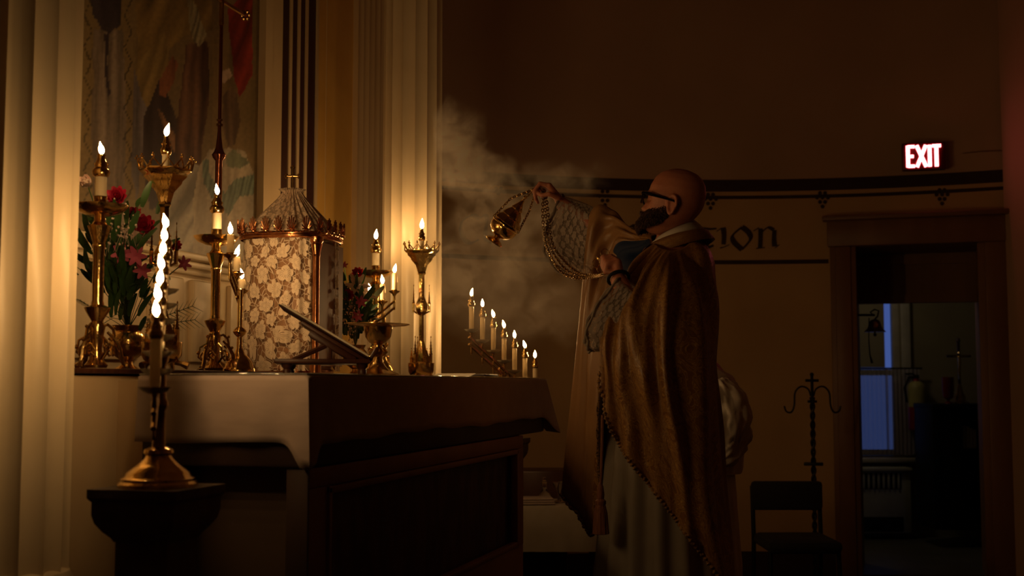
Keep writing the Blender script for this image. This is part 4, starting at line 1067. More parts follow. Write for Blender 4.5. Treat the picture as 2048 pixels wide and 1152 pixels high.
# ------------------------------------------------------------------ EXIT sign
EXP = wallpt(1848, 312, .0); EZ = (EXP-CAM).dot(FWD)-.10
ex = empty('exit_sign', tuple(P(1848, 312, EZ))); tag(ex, 'small lit red EXIT sign on the wall above the doorway', 'exit sign')
EM = T(P(1848, 312, EZ)) @ Rz(YAW-.22)
EI = T(-P(1848, 312, EZ))
pxm = EZ/F
q = MB(); q.box((.0, .03, 0), (84*pxm, .055, 56*pxm), M=EI @ EM, bev=.006); q.build('housing', mat('dark red plastic', (.10, .006, .008), .4), ex)
def strokes(name, segs, ox):
    q = MB()
    for (xa, za, xb, zb2, wd) in segs:
        a = Vector((ox+xa, 0, za)); b_ = Vector((ox+xb, 0, zb2)); d = (b_-a); L = d.length; an = math.atan2(d.z, d.x)
        q.box((L/2*pxm, 0, 0), (L*pxm+.0001, .008, wd*pxm), M=EI @ EM @ T((a.x*pxm, -.001, a.z*pxm)) @ Matrix.Rotation(-an, 4, 'Y'))
    return q.build(name, exit_m, ex, smooth=False)
strokes('letter_e', [(-31, -22, -31, 22, 7), (-31, 20, -18, 20, 6), (-31, 0, -20, 0, 6), (-31, -20, -18, -20, 6)], 0)
strokes('letter_x', [(-14, -22, 4, 22, 7), (-14, 22, 4, -22, 7)], 0)
strokes('letter_i', [(11, -22, 11, 22, 7)], 0)
strokes('letter_t', [(24, -22, 24, 22, 7), (16, 20, 33, 20, 6)], 0)
q = MB(); q.tube([EXP+Vector((0, 0, 0))+RGT*.12-FWD*.02, wallpt(1960, 303, .01), wallpt(2030, 300, .01)], .004, 6); tag(q.build('conduit', trim), 'thin cable running right from the exit sign', 'cable')

# ------------------------------------------------------------------ sacristy things
def cthing(name, px, py, Z, label, cat):
    o = empty(name, tuple(P(px, py, Z))); tag(o, label, cat); return o
def cb(root, name, px0, px1, py0, py1, Z, depth, m, bev=.006):
    q = MB(); cbox(q, px0, px1, py0, py1, Z, depth, bev); q.bm.transform(T(-root.location)); return q.build(name, m, root)
r = cthing('radiator_cover', 1776, 1066, 10.7, 'cream metal radiator cover under the blue window', 'radiator')
cb(r, 'cover_body', 1700, 1821, 942, 1066, 10.75, .2, ivory); cb(r, 'cover_top', 1698, 1825, 936, 943, 10.72, .24, ivory)
cb(r, 'grille_recess', 1712, 1803, 946, 978, 10.745, .02, black)
for i in range(9): cb(r, 'grille_bar', 1716+i*10, 1720+i*10, 946, 978, 10.735, .02, ivory)
cb(r, 'base_opening', 1712, 1808, 1034, 1064, 10.745, .02, black)
r = cthing('fire_extinguisher', 1835, 862, 10.85, 'red fire extinguisher hanging on the back room wall', 'fire extinguisher')
px_ = 10.85/F
q = MB(); q.lathe([(.06, 0), (.072, .012), (.075, .03), (.075, .36), (.06, .41), (.03, .43), (.024, .45), (.024, .46)], n=28); q.build('tank', red_m, r)
q = MB(); q.lathe([(.077, .21), (.077, .37), (.063, .415), (.032, .435)], n=28, cap=False); q.build('label_band', yellow_m, r)
q = MB(); q.box((0, 0, .475), (.05, .04, .035), bev=.006); q.tube([(0, 0, .48), (-.03, 0, .5), (-.09, 0, .5)], .008); q.tube([(.02, 0, .48), (-.06, -.01, .47), (-.1, -.02, .38), (-.085, -.03, .25)], .010); q.build('handle_hose', black, r)
r = cthing('black_cabinet', 1912, 1066, 10.2, 'black shelf cabinet at right in the back room', 'cabinet')
cb(r, 'side_panel', 1870, 1882, 812, 1060, 10.2, .45, black); cb(r, 'side_panel', 2010, 2022, 812, 1060, 10.2, .45, black)
cb(r, 'cabinet_top', 1866, 2025, 808, 818, 10.17, .5, black); cb(r, 'cabinet_back', 1880, 2012, 815, 1060, 10.62, .02, black)
for y_ in (838, 898, 960, 1050): cb(r, 'shelf', 1880, 2012, y_, y_+6, 10.22, .42, black)
cb(r, 'cupboard_front', 1882, 1922, 818, 1055, 10.21, .02, black)
r2 = cthing('paper_stack', 1940, 898, 10.4, 'white papers standing in the black cabinet', 'papers')
for i in range(4): cb(r2, 'sheet', 1926+i*7, 1931+i*7, 850+i*3, 897, 10.35, .15, paper, .001)
r2 = cthing('covered_dish', 1940, 945, 10.4, 'small dish on middle cabinet shelf', 'dish')
q = MB(); q.lathe([(.03, 0), (.05, .01), (.07, .03), (.05, .05), (.01, .07)], n=20, M=T((0, 0, .0))); q.build('bowl', copper, r2); r2.location = P(1938, 959, 10.4)
zct = P(1900, 808, 10.3).z
def ontop(px, Z): p = P(px, 808, Z); return Vector((p.x, p.y, zct+.004))
r = empty('standing_crucifix', tuple(ontop(1920, 10.35))); tag(r, 'small standing crucifix on top of the black cabinet', 'crucifix')
s_ = 10.35/F
q = MB(); q.lathe([(.07, 0), (.07, .01), (.05, .02), (.045, .06), (.03, .09), (.02, .14), (.014, .16)], n=24); q.build('bell_base', dark_brass, r)
q = MB(); q.box((0, 0, .33), (.02, .015, .36), M=Rz(YAW)); q.box((0, 0, .395), (48*s_, .015, .02), M=Rz(YAW)); q.lathe([(.0, .5), (.018, .52), (.012, .545), (0, .55)], n=8); q.build('cross', dwood, r, smooth=False)
q = MB(); q.tube([(0, -.015, .40), (.003, -.02, .34), (0, -.018, .27), (0, -.018, .2)], [.011, .013, .01, .007], 8); q.ball((0, -.02, .42), .013, 8)
for sg in (-1, 1): q.tube([(0, -.016, .39), (sg*.08, -.014, .40)], .005, 6)
q.build('corpus', brass, r)
r = empty('ruby_votive', tuple(ontop(1897, 10.3))); tag(r, 'ruby glass votive lamp on the black cabinet', 'votive')
q = MB(); q.lathe([(.035, 0), (.03, .01), (.012, .02), (.012, .03), (.04, .05), (.048, .12), (.048, .22), (.045, .22), (.044, .12), (.03, .06)], n=24); q.build('glass_cup', ruby, r)
r = empty('wall_bell', tuple(P(1750, 664, 8.7))); tag(r, 'small dark hand-pull bell on bracket in the doorway', 'bell')
k8 = 8.7/F
q = MB(); q.lathe([(.075, 0), (.07, .008), (.052, .025), (.042, .05), (.036, .075), (.02, .088), (.0, .092)], n=28); bb_ = q.build('bell_body', dark_brass, r)
q = MB(); q.tube([(0, 0, .02), (0, 0, -.02)], .006, 6); q.ball((0, 0, -.02), .012, 8); q.build('clapper', iron, bb_)
q = MB(); R3 = Matrix.Rotation(YAW, 3, 'Z')
q.tube([R3 @ Vector((-.13, 0, .12)), R3 @ Vector((.0, 0, .12))], .009, 6); q.tube([R3 @ Vector((0, 0, .09)), R3 @ Vector((.02, 0, .11)), R3 @ Vector((.03, 0, .15)), R3 @ Vector((0, 0, .16)), R3 @ Vector((-.03, 0, .14)), R3 @ Vector((-.01, 0, .12))], .006, 6); q.build('bracket', iron, r)
q = MB(); q.tube([R3 @ Vector((-.04, 0, .1)), R3 @ Vector((-.045, 0, -.05)), R3 @ Vector((-.04, 0, -.16)), R3 @ Vector((-.025, 0, -.22))], [.004, .004, .005, .01], 6); q.build('pull_cord', iron, r)

lp = P(1630, 700, 9.95); lp.z = 2.72
r = empty('ceiling_lamp', tuple(Vector((lp.x, lp.y, 3.0)))); tag(r, 'dim globe lamp on the back room ceiling beside the doorway', 'lamp')
q = MB(); q.lathe([(.0, 0), (.07, -.002), (.06, -.02), (.015, -.04), (.012, -.16), (.04, -.18), (.04, -.19)], n=24); q.build('lamp_fitting', dark_brass, r)
q = MB(); q.ball((0, 0, -.27), .09, 20); q.build('globe', emission_mat('dim opal globe', (1, .78, .5), 7.0), r)
# iron stand and chairs by the wall
ZI = 7.9
def W0(px, Z): p = P(px, 768, Z); return Vector((p.x, p.y, 0))
r = empty('iron_cross_stand', tuple(W0(1624, ZI))); tag(r, 'twisted wrought iron stand with curled arms and small cross', 'stand')
zi = lambda py: P(1622, py, ZI).z
q = MB()
n = 120
for sg in (0, PI):
    q.tube([(.009*math.cos(i*.55+sg), .009*math.sin(i*.55+sg), .05+(zi(795)-.05)*i/n) for i in range(n+1)], .009, 6)
q.build('twisted_pole', iron, r)
q = MB()
for k in range(3):
    a = k*2*PI/3; q.tube([(0, 0, .12), (.1*math.cos(a), .1*math.sin(a), .1), (.18*math.cos(a), .18*math.sin(a), .01)], .01, 6)
q.build('tripod_foot', iron, r)
def armp(dx, py): return R3 @ Vector((dx*ZI/F, 0, 0))+Vector((0, 0, zi(py)))
for sg in (-1, 1):
    q = MB(); q.tube(catmull([armp(sg*3, 792), armp(sg*8, 778), armp(sg*22, 773), armp(sg*34, 785), armp(sg*36, 810), armp(sg*42, 824), armp(sg*52, 823), armp(sg*56, 812)], 30), .006, 6); q.build('curled_arm', iron, r)
q = MB(); q.tube([armp(0, 800), armp(0, 752)], .011, 6); q.tube([armp(-13, 761), armp(13, 761)], .010, 6); q.tube([armp(-9, 803), armp(9, 803)], .009, 6); q.ball(armp(0, 749), .014, 8); q.build('cross_top', iron, r)
q = MB(); q.box(tuple(armp(0, 928)), (.12, .05, .02), M=None, bev=.004); q.build('cross_plate', iron, r)
def chair(px0, px1, pytop, pybot, pyseat, Z, label):
    c = W0((px0+px1)/2, Z); r = empty('stacking_chair', tuple(c), YAW); tag(r, label, 'chair', 'black chairs along the apse wall')
    wd = (px1-px0)*Z/F; zt2, zb2, zs2 = P(1570, pytop, Z).z, P(1570, pybot, Z).z, P(1570, pyseat, Z).z
    q = MB(); q.box((0, .0, (zt2+zb2)/2), (wd, .045, zt2-zb2), bev=.02); q.build('backrest', blackcloth, r)
    q = MB(); q.box((0, -.24, zs2), (wd*.98, .46, .07), bev=.03); q.build('seat', blackcloth, r)
    for sx in (-1, 1):
        q = MB(); q.tube([(sx*wd*.47, .03, zt2-.03), (sx*wd*.47, .0, zs2), (sx*wd*.47, .05, .0)], .013, 8); q.build('leg', black, r)
        q = MB(); q.tube([(sx*wd*.45, -.42, zs2-.03), (sx*wd*.47, -.46, .0)], .013, 8); q.build('leg', black, r)
chair(1499, 1640, 962, 1020, 1075, 7.3, 'black padded chair before the iron stand')
# right-edge dark carved bracket by the door
# credence table
ZT = 6.85
cl0 = W0(1115, ZT); tb = empty('credence_table', tuple(cl0), YAW); tag(tb, 'small side table under white cloth beyond the altar', 'table')
zt3 = P(1090, 1012, ZT).z
q = MB(); q.box((0, .2, zt3-.015), (.5, .42, .025)); q.build('table_top', dwood, tb)
for sx in (-.21, .21):
    for sy_ in (.03, .37): q = MB(); q.box((sx, sy_, (zt3-.02)/2), (.035, .035, zt3-.02)); q.build('leg', dwood, tb)
q = MB(); rings = []
def rc2(hx, hy, z, rp): 
    o_ = []
    for j in range(96):
        a = 2*PI*j/96; e = 8; r_ = (abs(math.cos(a))**e+abs(math.sin(a))**e)**(-1/e); o_.append((hx*r_*math.cos(a)*(1+rp*math.sin(a*16)), .2+hy*r_*math.sin(a)*(1+rp*math.sin(a*16)), z))
    return o_
zl = P(1090, 1102, ZT).z
q.loft([rc2(.24, .2, zt3+.003, 0), rc2(.256, .216, zt3+.002, 0), rc2(.262, .222, zt3-.01, 0), rc2(.268, .228, (zt3+zl)/2, .01), rc2(.275, .235, zl, .02)][::-1], cap=False); q.add(rc2(.24, .2, zt3+.003, 0), [tuple(range(96))])
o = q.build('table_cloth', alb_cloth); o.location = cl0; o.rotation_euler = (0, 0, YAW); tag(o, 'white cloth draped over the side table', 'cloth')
zq = zt3+.005
def onq(px, dZ): p = P(px, 1000, ZT+dZ); return Vector((p.x, p.y, zq))
r = empty('glass_cruet', tuple(onq(1089, .2))); tag(r, 'glass cruet with round body on the side table', 'cruet')
q = MB(); q.lathe([(.035, 0), (.042, .008), (.04, .03), (.022, .06), (.012, .08), (.012, .1), (.018, .115)], n=24); q.build('glass_body', glass, r)
q = MB(); q.ball((0, 0, .125), .014, 8); q.build('stopper', glass, r)
r = empty('lavabo_cup', tuple(onq(1119, .15))); tag(r, 'silver footed cup beside the glass cruet', 'cup')
silver = mat('silver', (.6, .55, .5), .15, 1)
q = MB(); q.lathe([(.035, 0), (.034, .006), (.012, .015), (.008, .04), (.01, .06), (.03, .085), (.04, .115), (.038, .115), (.02, .085)], n=24); q.build('cup', silver, r)
q = MB()
for i in range(3): q.box((0, 0, .007+i*.012), (.2-.01*i, .15, .011), bev=.005)
o = q.build('folded_linen', linen); o.location = onq(1072, .07); o.rotation_euler = (0, 0, YAW+.1); tag(o, 'folded linen towel stacked on the side table', 'towel')
p = W0(1072, 7.45); q = MB(); q.box((0, 0, .42), (.36, .3, .84), bev=.01); o = q.build('low_cupboard', dwood); o.location = p; o.rotation_euler = (0, 0, YAW); tag(o, 'dark low cupboard behind the side table', 'cupboard')

# ------------------------------------------------------------------ people
def headmesh(q, M, beard=False):
    tab_ = [(-.118, .066, .028, .022), (-.11, .08, .008, .038), (-.092, .087, -.022, .05), (-.07, .088, -.05, .06), (-.045, .088, -.078, .067), (-.02, .088, -.094, .073), (.0, .092, -.102, .076), (.02, .096, -.105, .078), (.05, .093, -.104, .077), (.08, .082, -.096, .07), (.1, .066, -.082, .058), (.115, .04, -.06, .04), (.123, .015, -.03, .02)]
    rings = []; n = 48; N_ = 56
    for i in range(N_+1):
        z = -.118+.241*i/N_; fy, by, w_ = interp(tab_, z)
        r = []
        for j in range(n):
            a = 2*PI*j/n; ca_, sa = math.cos(a), math.sin(a)   # a=0 is forward
            e = 2.3; rr = (abs(ca_)**e+abs(sa)**e)**(-1/e)
            x = w_*rr*sa; y = (fy+by)/2+(fy-by)/2*rr*ca_
            if ca_ > 0:
                nb_ = interp([(-.06, 0), (-.05, .012), (-.042, .026), (-.03, .022), (-.01, .010), (.005, .003), (.015, 0)], z)[0]
                y += nb_*math.exp(-(x/(.012 if z > -.035 else .016))**2)
                y -= .012*math.exp(-((abs(x)-.031)/.013)**2-((z+.002)/.012)**2)
                y += .006*math.exp(-((abs(x)-.03)/.022)**2-((z-.018)/.008)**2)
                y += .006*math.exp(-(x/.022)**2-((z+.071)/.009)**2)-.004*math.exp(-(x/.02)**2-((z+.08)/.006)**2)
            r.append((x, y, z))
        rings.append(r)
    q.loft(rings, M=M)
    for sg in (-1, 1):
        E = M @ T((sg*.078, -.012, -.014)) @ Matrix.Rotation(sg*.35, 4, 'Z')
        pts = [(sg*.006, .019*math.cos(a)*(1 if math.sin(a) > 0 else .75), .033*math.sin(a)) for a in [k*2*PI/18 for k in range(18)]]
        q.tube([E @ Vector(p) for p in pts], .0055, 8, closed_path=True)
        q.ball((0, .002, 0), (.006, .017, .028), 12, M=E); q.ball((sg*.002, 0, -.03), (.006, .009, .01), 10, M=E)
def finger(q, pts, r): 
    for i in range(len(pts)-1): q.capsule(pts[i], pts[i+1], r*(1-.1*i), r*(1-.1*(i+1)), 10)

# priest ---------------------------------------------------------------
PZ = 4.3
proot = empty('person', tuple(W0(1325, PZ)+Vector((0, 0, PRED)))); tag(proot, 'bald bearded person in gold vestment and glasses swinging a censer', 'person')
def bake(o, parent):                # keep world coordinates while hanging under the root
    o.parent = parent; o.matrix_parent_inverse = Matrix.Translation(-parent.location); return o
face_ang = math.atan2(.30, -.955)   # heading in view axes
fdir = (RGT*math.cos(face_ang)+FWD*math.sin(face_ang)).normalized()
ldir = Vector((0, 0, 1)).cross(fdir)          # his left = toward the viewer
Hm = Matrix((( -ldir.x, fdir.x, 0, 0), (-ldir.y, fdir.y, 0, 0), (0, 0, 1, 0), (0, 0, 0, 1)))
hc = P(1348, 407, 4.26)
HM = T(hc) @ Hm @ Matrix.Rotation(math.radians(13), 4, 'X') @ Matrix.Scale(.99, 4)
q = MB(); headmesh(q, HM)
neck = P(1352, 470, 4.32); chest = P(1345, 560, 4.3); pelvis = P(1335, 800, 4.32)
q.capsule(P(1352, 430, 4.3), neck, .062, .066, 16); q.capsule(neck, chest, .065, .12, 16); q.capsule(chest, pelvis, .15, .15, 16)
shN, shF = P(1350, 540, 4.17), P(1338, 515, 4.45)
q.capsule(shN, shF, .05, .05)
elN, wrN = P(1305, 665, 3.98), P(1238, 562, 4.0)
q.capsule(shN, elN, .045, .042); q.capsule(elN, wrN, .042, .028)
elF, wrF = P(1235, 490, 4.72), P(1124, 408, 4.79)
q.capsule(shF, elF, .055, .045); q.capsule(elF, wrF, .042, .027)
for sg in (-1, 1):
    hip = pelvis+ldir*sg*.09; ft = Vector((hip.x, hip.y, PRED+.06)); q.capsule(hip, ft, .08, .045); q.capsule(ft+Vector((0, 0, -.02)), ft+fdir*.16+Vector((0, 0, -.025)), .035, .03)
# far (raised) hand pinching the chain
kn = [P(1098+i*1.5, 371+i*3, 4.74+i*.022) for i in range(4)]
for i in range(4): q.capsule(wrF, kn[i], .019, .0125)
for i in range(4):
    d = i*.022
    finger(q, [kn[i], P(1080+i*1, 367+i*3, 4.735+d), P(1068+i*.5, 382+i*3, 4.735+d), P(1071+i*1.5, 398+i*2.5, 4.738+d)], .0102)
finger(q, [P(1116, 396, 4.74), P(1098, 388, 4.72), P(1084, 391, 4.725), P(1076, 386, 4.735)], .0115)
# near hand, a loose fist holding the chain ends
kn = [P(1222+i*4.5, 515+i*3, 4.08-i*.022) for i in range(4)]
for i in range(4): q.capsule(wrN, kn[i], .022, .0135)
for i in range(4):
    d = -i*.022
    finger(q, [kn[i], P(1207+i*3, 514+i*5, 4.08+d), P(1205+i*2, 532+i*4, 4.08+d), P(1219+i*2, 538+i*2, 4.07+d)], .0112)
finger(q, [P(1236, 548, 4.07), P(1222, 536, 4.11), P(1211, 524, 4.115), P(1203, 516, 4.11)], .012)
body = bake(q.build('body', skin), proot)
rm = body.modifiers.new('r', 'REMESH'); rm.mode = 'VOXEL'; rm.voxel_size = .0042; rm.use_smooth_shade = True
sm = body.modifiers.new('s', 'SMOOTH'); sm.factor = .5; sm.iterations = 3
# beard
q = MB(); rows = []
tab_ = [(-.135, .07, .035, .02), (-.118, .09, .02, .04), (-.1, .098, -.01, .054), (-.08, .097, -.035, .063), (-.06, .094, -.06, .068), (-.04, .09, -.075, .071), (-.02, .088, -.09, .0745), (0, .092, -.1, .077)]
for i in range(30):
    v = i/29; row = []
    for j in range(61):
        a = math.radians(-103+206*j/60); af = abs(a)/math.radians(103)
        zt_b = -.050+.050*af**2.2; zb_b = -.128+.045*af**2
        z = zb_b+(zt_b-zb_b)*v
        fy, by, w_ = interp(tab_, z); e = 2.3; ca_, sa = math.cos(a), math.sin(a); rr = (abs(ca_)**e+abs(sa)**e)**(-1/e)
        thick = .007*min(1, 3*(1-v))*min(1, 5*(1-af))+.006*min(1, (1-v)*2)*(1-af)-.001
        thick += .0035*noise.noise(Vector((j*.9, i*.5, 0)))
        if v > .75: thick -= .006*(v-.75)*4
        lip = .008*math.exp(-((z+.074)/.007)**2-(sa*w_/.02)**2)
        row.append(((w_+thick)*rr*sa, (fy+by)/2+((fy-by)/2+thick-lip+.003)*rr*ca_, z))
    rows.append(row)
q.loft(rows, closed=False, cap=False, M=HM)
rs = random.Random(5)
for k in range(2600):
    j = rs.uniform(1, 59); i = rs.uniform(0, 29)**1.0
    i0, j0 = int(min(i, 28)), int(j); p = Vector(rows[i0][j0]).lerp(Vector(rows[i0+1][j0+1]), rs.random())
    if i > 24: p += Vector((0, 0, rs.uniform(0, .010)))
    out_ = Vector((p.x*1.2, p.y+.0, -.03)).normalized()
    if i > 24: p = p-out_*.002
    d_ = (out_*.7+Vector((rs.uniform(-.4, .4), rs.uniform(-.3, .3), -1))).normalized()*rs.uniform(.007, .014)
    p1 = HM @ p; p2 = HM @ (p+d_*.5+out_*.0025); p3 = HM @ (p+d_)
    q.tube([p1, p2, p3], [.0011, .0010, .0003], 3, cap=False)
bake(q.build('beard', beard_m, auto=None), proot)
q = MB(); q.tube(catmull([HM @ Vector(p) for p in ((-.032, .094, -.07), (-.018, .104, -.058), (0, .108, -.055), (.018, .104, -.058), (.032, .094, -.07))], 14), [.004]+[.0075]*12+[.004], 8); bake(q.build('moustache', beard_m), proot)
# glasses
q = MB()
for sg in (-1, 1):
    pts = [HM @ Vector((sg*.033+.027*math.cos(a)*(1+.08*math.cos(4*a)), .108-.006*abs(math.cos(a))*sg*math.cos(a), -.002+.020*math.sin(a)*(1.0 if math.sin(a) > 0 else .95))) for a in [k*2*PI/24 for k in range(24)]]
    q.tube(pts, .0036, 8, closed_path=True)
    q.tube([HM @ Vector(p) for p in ((sg*.061, .104, .010), (sg*.078, .085, .010), (sg*.084, .02, .004), (sg*.085, -.015, .0), (sg*.082, -.032, -.012))], [.006, .0065, .0045, .004, .004], 8)
q.tube([HM @ Vector(p) for p in ((-.008, .11, .004), (0, .115, .007), (.008, .11, .004))], .003, 6)
bake(q.build('eyeglasses', mat('black acetate', (.006, .005, .005), .12)), proot)

# vestments --------------------------------------------------------------
L_ = {  # each line runs from the neck over the shoulder or arm to the hem
 'B':  [(1386, 474, 4.24), (1415, 515, 4.15), (1431, 600, 4.10), (1436, 760, 4.08), (1443, 960, 4.05), (1462, 1200, 4.00)],
 'BN': [(1372, 492, 4.17), (1395, 545, 4.03), (1408, 640, 3.96), (1410, 800, 3.92), (1425, 980, 3.89), (1445, 1165, 3.88)],
 'N':  [(1352, 500, 4.14), (1350, 545, 3.99), (1345, 640, 3.89), (1345, 780, 3.86), (1365, 930, 3.86), (1385, 1085, 3.87)],
 'N2': [(1338, 500, 4.14), (1318, 545, 3.98), (1298, 640, 3.90), (1300, 760, 3.87), (1315, 880, 3.88), (1330, 1015, 3.88)],
 'NF': [(1328, 497, 4.16), (1292, 540, 4.00), (1262, 615, 3.93), (1258, 720, 3.91), (1268, 820, 3.91), (1272, 940, 3.91)],
 'F1': [(1320, 494, 4.18), (1275, 545, 4.03), (1238, 610, 3.96), (1222, 690, 3.94), (1224, 770, 3.93), (1224, 865, 3.93)],
 'F2': [(1314, 490, 4.20), (1268, 545, 4.07), (1228, 590, 3.99), (1204, 650, 3.97), (1200, 710, 3.96), (1202, 775, 3.96)],
 'F3': [(1310, 487, 4.24), (1268, 530, 4.13), (1244, 572, 4.06), (1220, 600, 4.05), (1206, 640, 4.04), (1200, 690, 4.03)],
 'F':  [(1305, 484, 4.32), (1272, 512, 4.36), (1245, 560, 4.40), (1225, 660, 4.40), (1213, 800, 4.42), (1203, 1045, 4.42)],
 'FF': [(1303, 478, 4.38), (1270, 490, 4.46), (1228, 506, 4.57), (1192, 620, 4.60), (1176, 800, 4.58), (1158, 1040, 4.56)],
 'FA': [(1306, 470, 4.42), (1262, 458, 4.56), (1222, 428, 4.64), (1184, 446, 4.66), (1152, 720, 4.74), (1131, 965, 4.78)],
 'FB': [(1340, 462, 4.44), (1300, 470, 4.66), (1250, 500, 4.85), (1205, 600, 4.92), (1190, 780, 4.9), (1180, 940, 4.88)],
 'FC': [(1365, 458, 4.44), (1362, 485, 4.60), (1350, 600, 4.76), (1340, 780, 4.78), (1340, 950, 4.75), (1345, 1120, 4.7)],
 'BB': [(1382, 464, 4.34), (1405, 500, 4.42), (1415, 620, 4.45), (1420, 800, 4.42), (1430, 980, 4.36), (1445, 1190, 4.28)]}
order = ['B', 'BN', 'N', 'N2', 'NF', 'F1', 'F2', 'F3', 'F', 'FF', 'FA', 'FB', 'FC', 'BB']
NVv, NUu = 56, 224
linesv = [catmull([P(*a) for a in L_[k]], NVv) for k in order]
rows = []
for i in range(NVv):
    row = catmull([l[i] for l in linesv], NUu, closed=True); rows.append(row)
# folds
new = []
for i, row in enumerate(rows):
    v = i/(NVv-1); r = []
    for j, p in enumerate(row):
        a, b_ = row[(j-2) % NUu], row[(j+2) % NUu]; up_n = rows[min(i+1, NVv-1)][j]-rows[max(i-1, 0)][j]
        nn = (b_-a).cross(up_n); nn = nn.normalized() if nn.length > 1e-9 else Vector((0, 0, 1))
        u = j/NUu
        amp = .0015+.007*v
        d = amp*math.sin(u*2*PI*13+2.2*v)*(1+noise.noise(Vector((u*12, v*2, 4)))) + .030*noise.noise(Vector((u*16+v*2, v*2.2-u*3, 0))) + .012*noise.noise(Vector((u*34, v*5, 7)))
        if 8.7/14 < u < 11/14: d += .009*math.sin(u*2*PI*46+3*v)*min(1, v*5)*(1 if v < .6 else .4)
        r.append(p+nn*d*min(1, v*4))
    new.append(r)
q = MB(); q.loft([[tuple(p) for p in r] for r in new], cap=False, uvscale=(2.2, 1.3))
for k, fc_ in enumerate(q.bm.faces):
    j = k % NUu
    if 8.35/14*NUu < j < 12.2/14*NUu and k//NUu > 9: fc_.material_index = 1
ch_ = q.build('chasuble', [brocade, satin], auto=None); bake(ch_, proot)
sd = ch_.modifiers.new('s', 'SOLIDIFY'); sd.thickness = .004; sd.offset = -1
hem = new[-1]
q = MB(); hp = catmull(hem, NUu*4, closed=True)
q.tube(hp, [.0055+.0025*math.sin(k*1.0) for k in range(len(hp))], 6, closed_path=True); bake(q.build('braided_trim', cord_m), proot)
# blue orphrey down the chest, lying on the front of the chasuble
q = MB()
jF = [int(k/14*NUu) for k in (7.45, 8.9)]
rows2 = []
for i in range(3, 22):
    rows2.append([tuple(new[i][j]+(-fdir*0-FWD*.02+Vector((0, 0, .006)))) for j in range(jF[0], jF[1]+1)])
q.loft(rows2, closed=False, cap=False); bake(q.build('blue_orphrey', blue_cloth, auto=None), proot)
# collar: white amice and gold collar edge
def ringp(cx, cyp, Z, rx, ry, tilt, n=40):
    c = P(cx, cyp, Z); out = []
    for k in range(n):
        a = 2*PI*k/n; out.append(c+fdir*rx*math.cos(a)+ldir*ry*math.sin(a)+Vector((0, 0, -tilt*math.cos(a))))
    return out
q = MB(); q.loft([[tuple(p) for p in ringp(1350, 462, 4.31, .072, .074, .035)], [tuple(p) for p in ringp(1350, 470, 4.31, .088, .088, .035)], [tuple(p) for p in ringp(1350, 480, 4.31, .105, .10, .035)]], cap=False)
o = bake(q.build('amice_collar', white_cloth), proot); s2 = o.modifiers.new('s', 'SOLIDIFY'); s2.thickness = .006
q = MB(); q.loft([[tuple(p) for p in ringp(1350, 476, 4.31, .098, .096, .03)], [tuple(p) for p in ringp(1352, 484, 4.31, .112, .108, .04)], [tuple(p) for p in ringp(1356, 502, 4.31, .130, .125, .04)]], cap=False)
o = bake(q.build('vestment_hood', brocade), proot); s2 = o.modifiers.new('s', 'SOLIDIFY'); s2.thickness = .006
# alb
q = MB(); rows = []
for i in range(24):
    v = i/23; z0_ = P(1330, 600, 4.33).z; z = z0_+(PRED+.015-z0_)*v; rad_x = .15+.10*v; rad_y = .19+.08*v; c = P(1325-8*v, 768, 4.34)
    row = []
    for k in range(160):
        a = 2*PI*k/160; f = 1+(.02+.05*v)*math.sin(a*15+.6*math.sin(v*3))+.02*v*math.sin(a*7)
        p = Vector((c.x, c.y, z))+fdir*rad_x*f*math.cos(a)+ldir*rad_y*f*math.sin(a); row.append(tuple(p))
    rows.append(row)
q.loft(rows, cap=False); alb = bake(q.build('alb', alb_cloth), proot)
# cincture tassel hanging at the front
q = MB(); q.tube([P(1205, 830, 4.1), P(1204, 900, 4.09), P(1202, 965, 4.09)], .005, 8); bake(q.build('cincture_cord', tassel_m), proot)
tp_ = P(1201, 965, 4.09); q = MB()
k4 = 4.09/F
q.lathe([(.004, .0), (.010, -8*k4), (.013, -24*k4), (.011, -32*k4), (.018, -36*k4), (.018, -42*k4), (.016, -44*k4), (.022, -60*k4), (.027, -100*k4), (.024, -101*k4)], n=30, M=T(tp_), mod=lambda a, z: 1+(.06*math.sin(a*12) if z < -44*k4 else 0)); bake(q.build('tassel', tassel_m), proot)
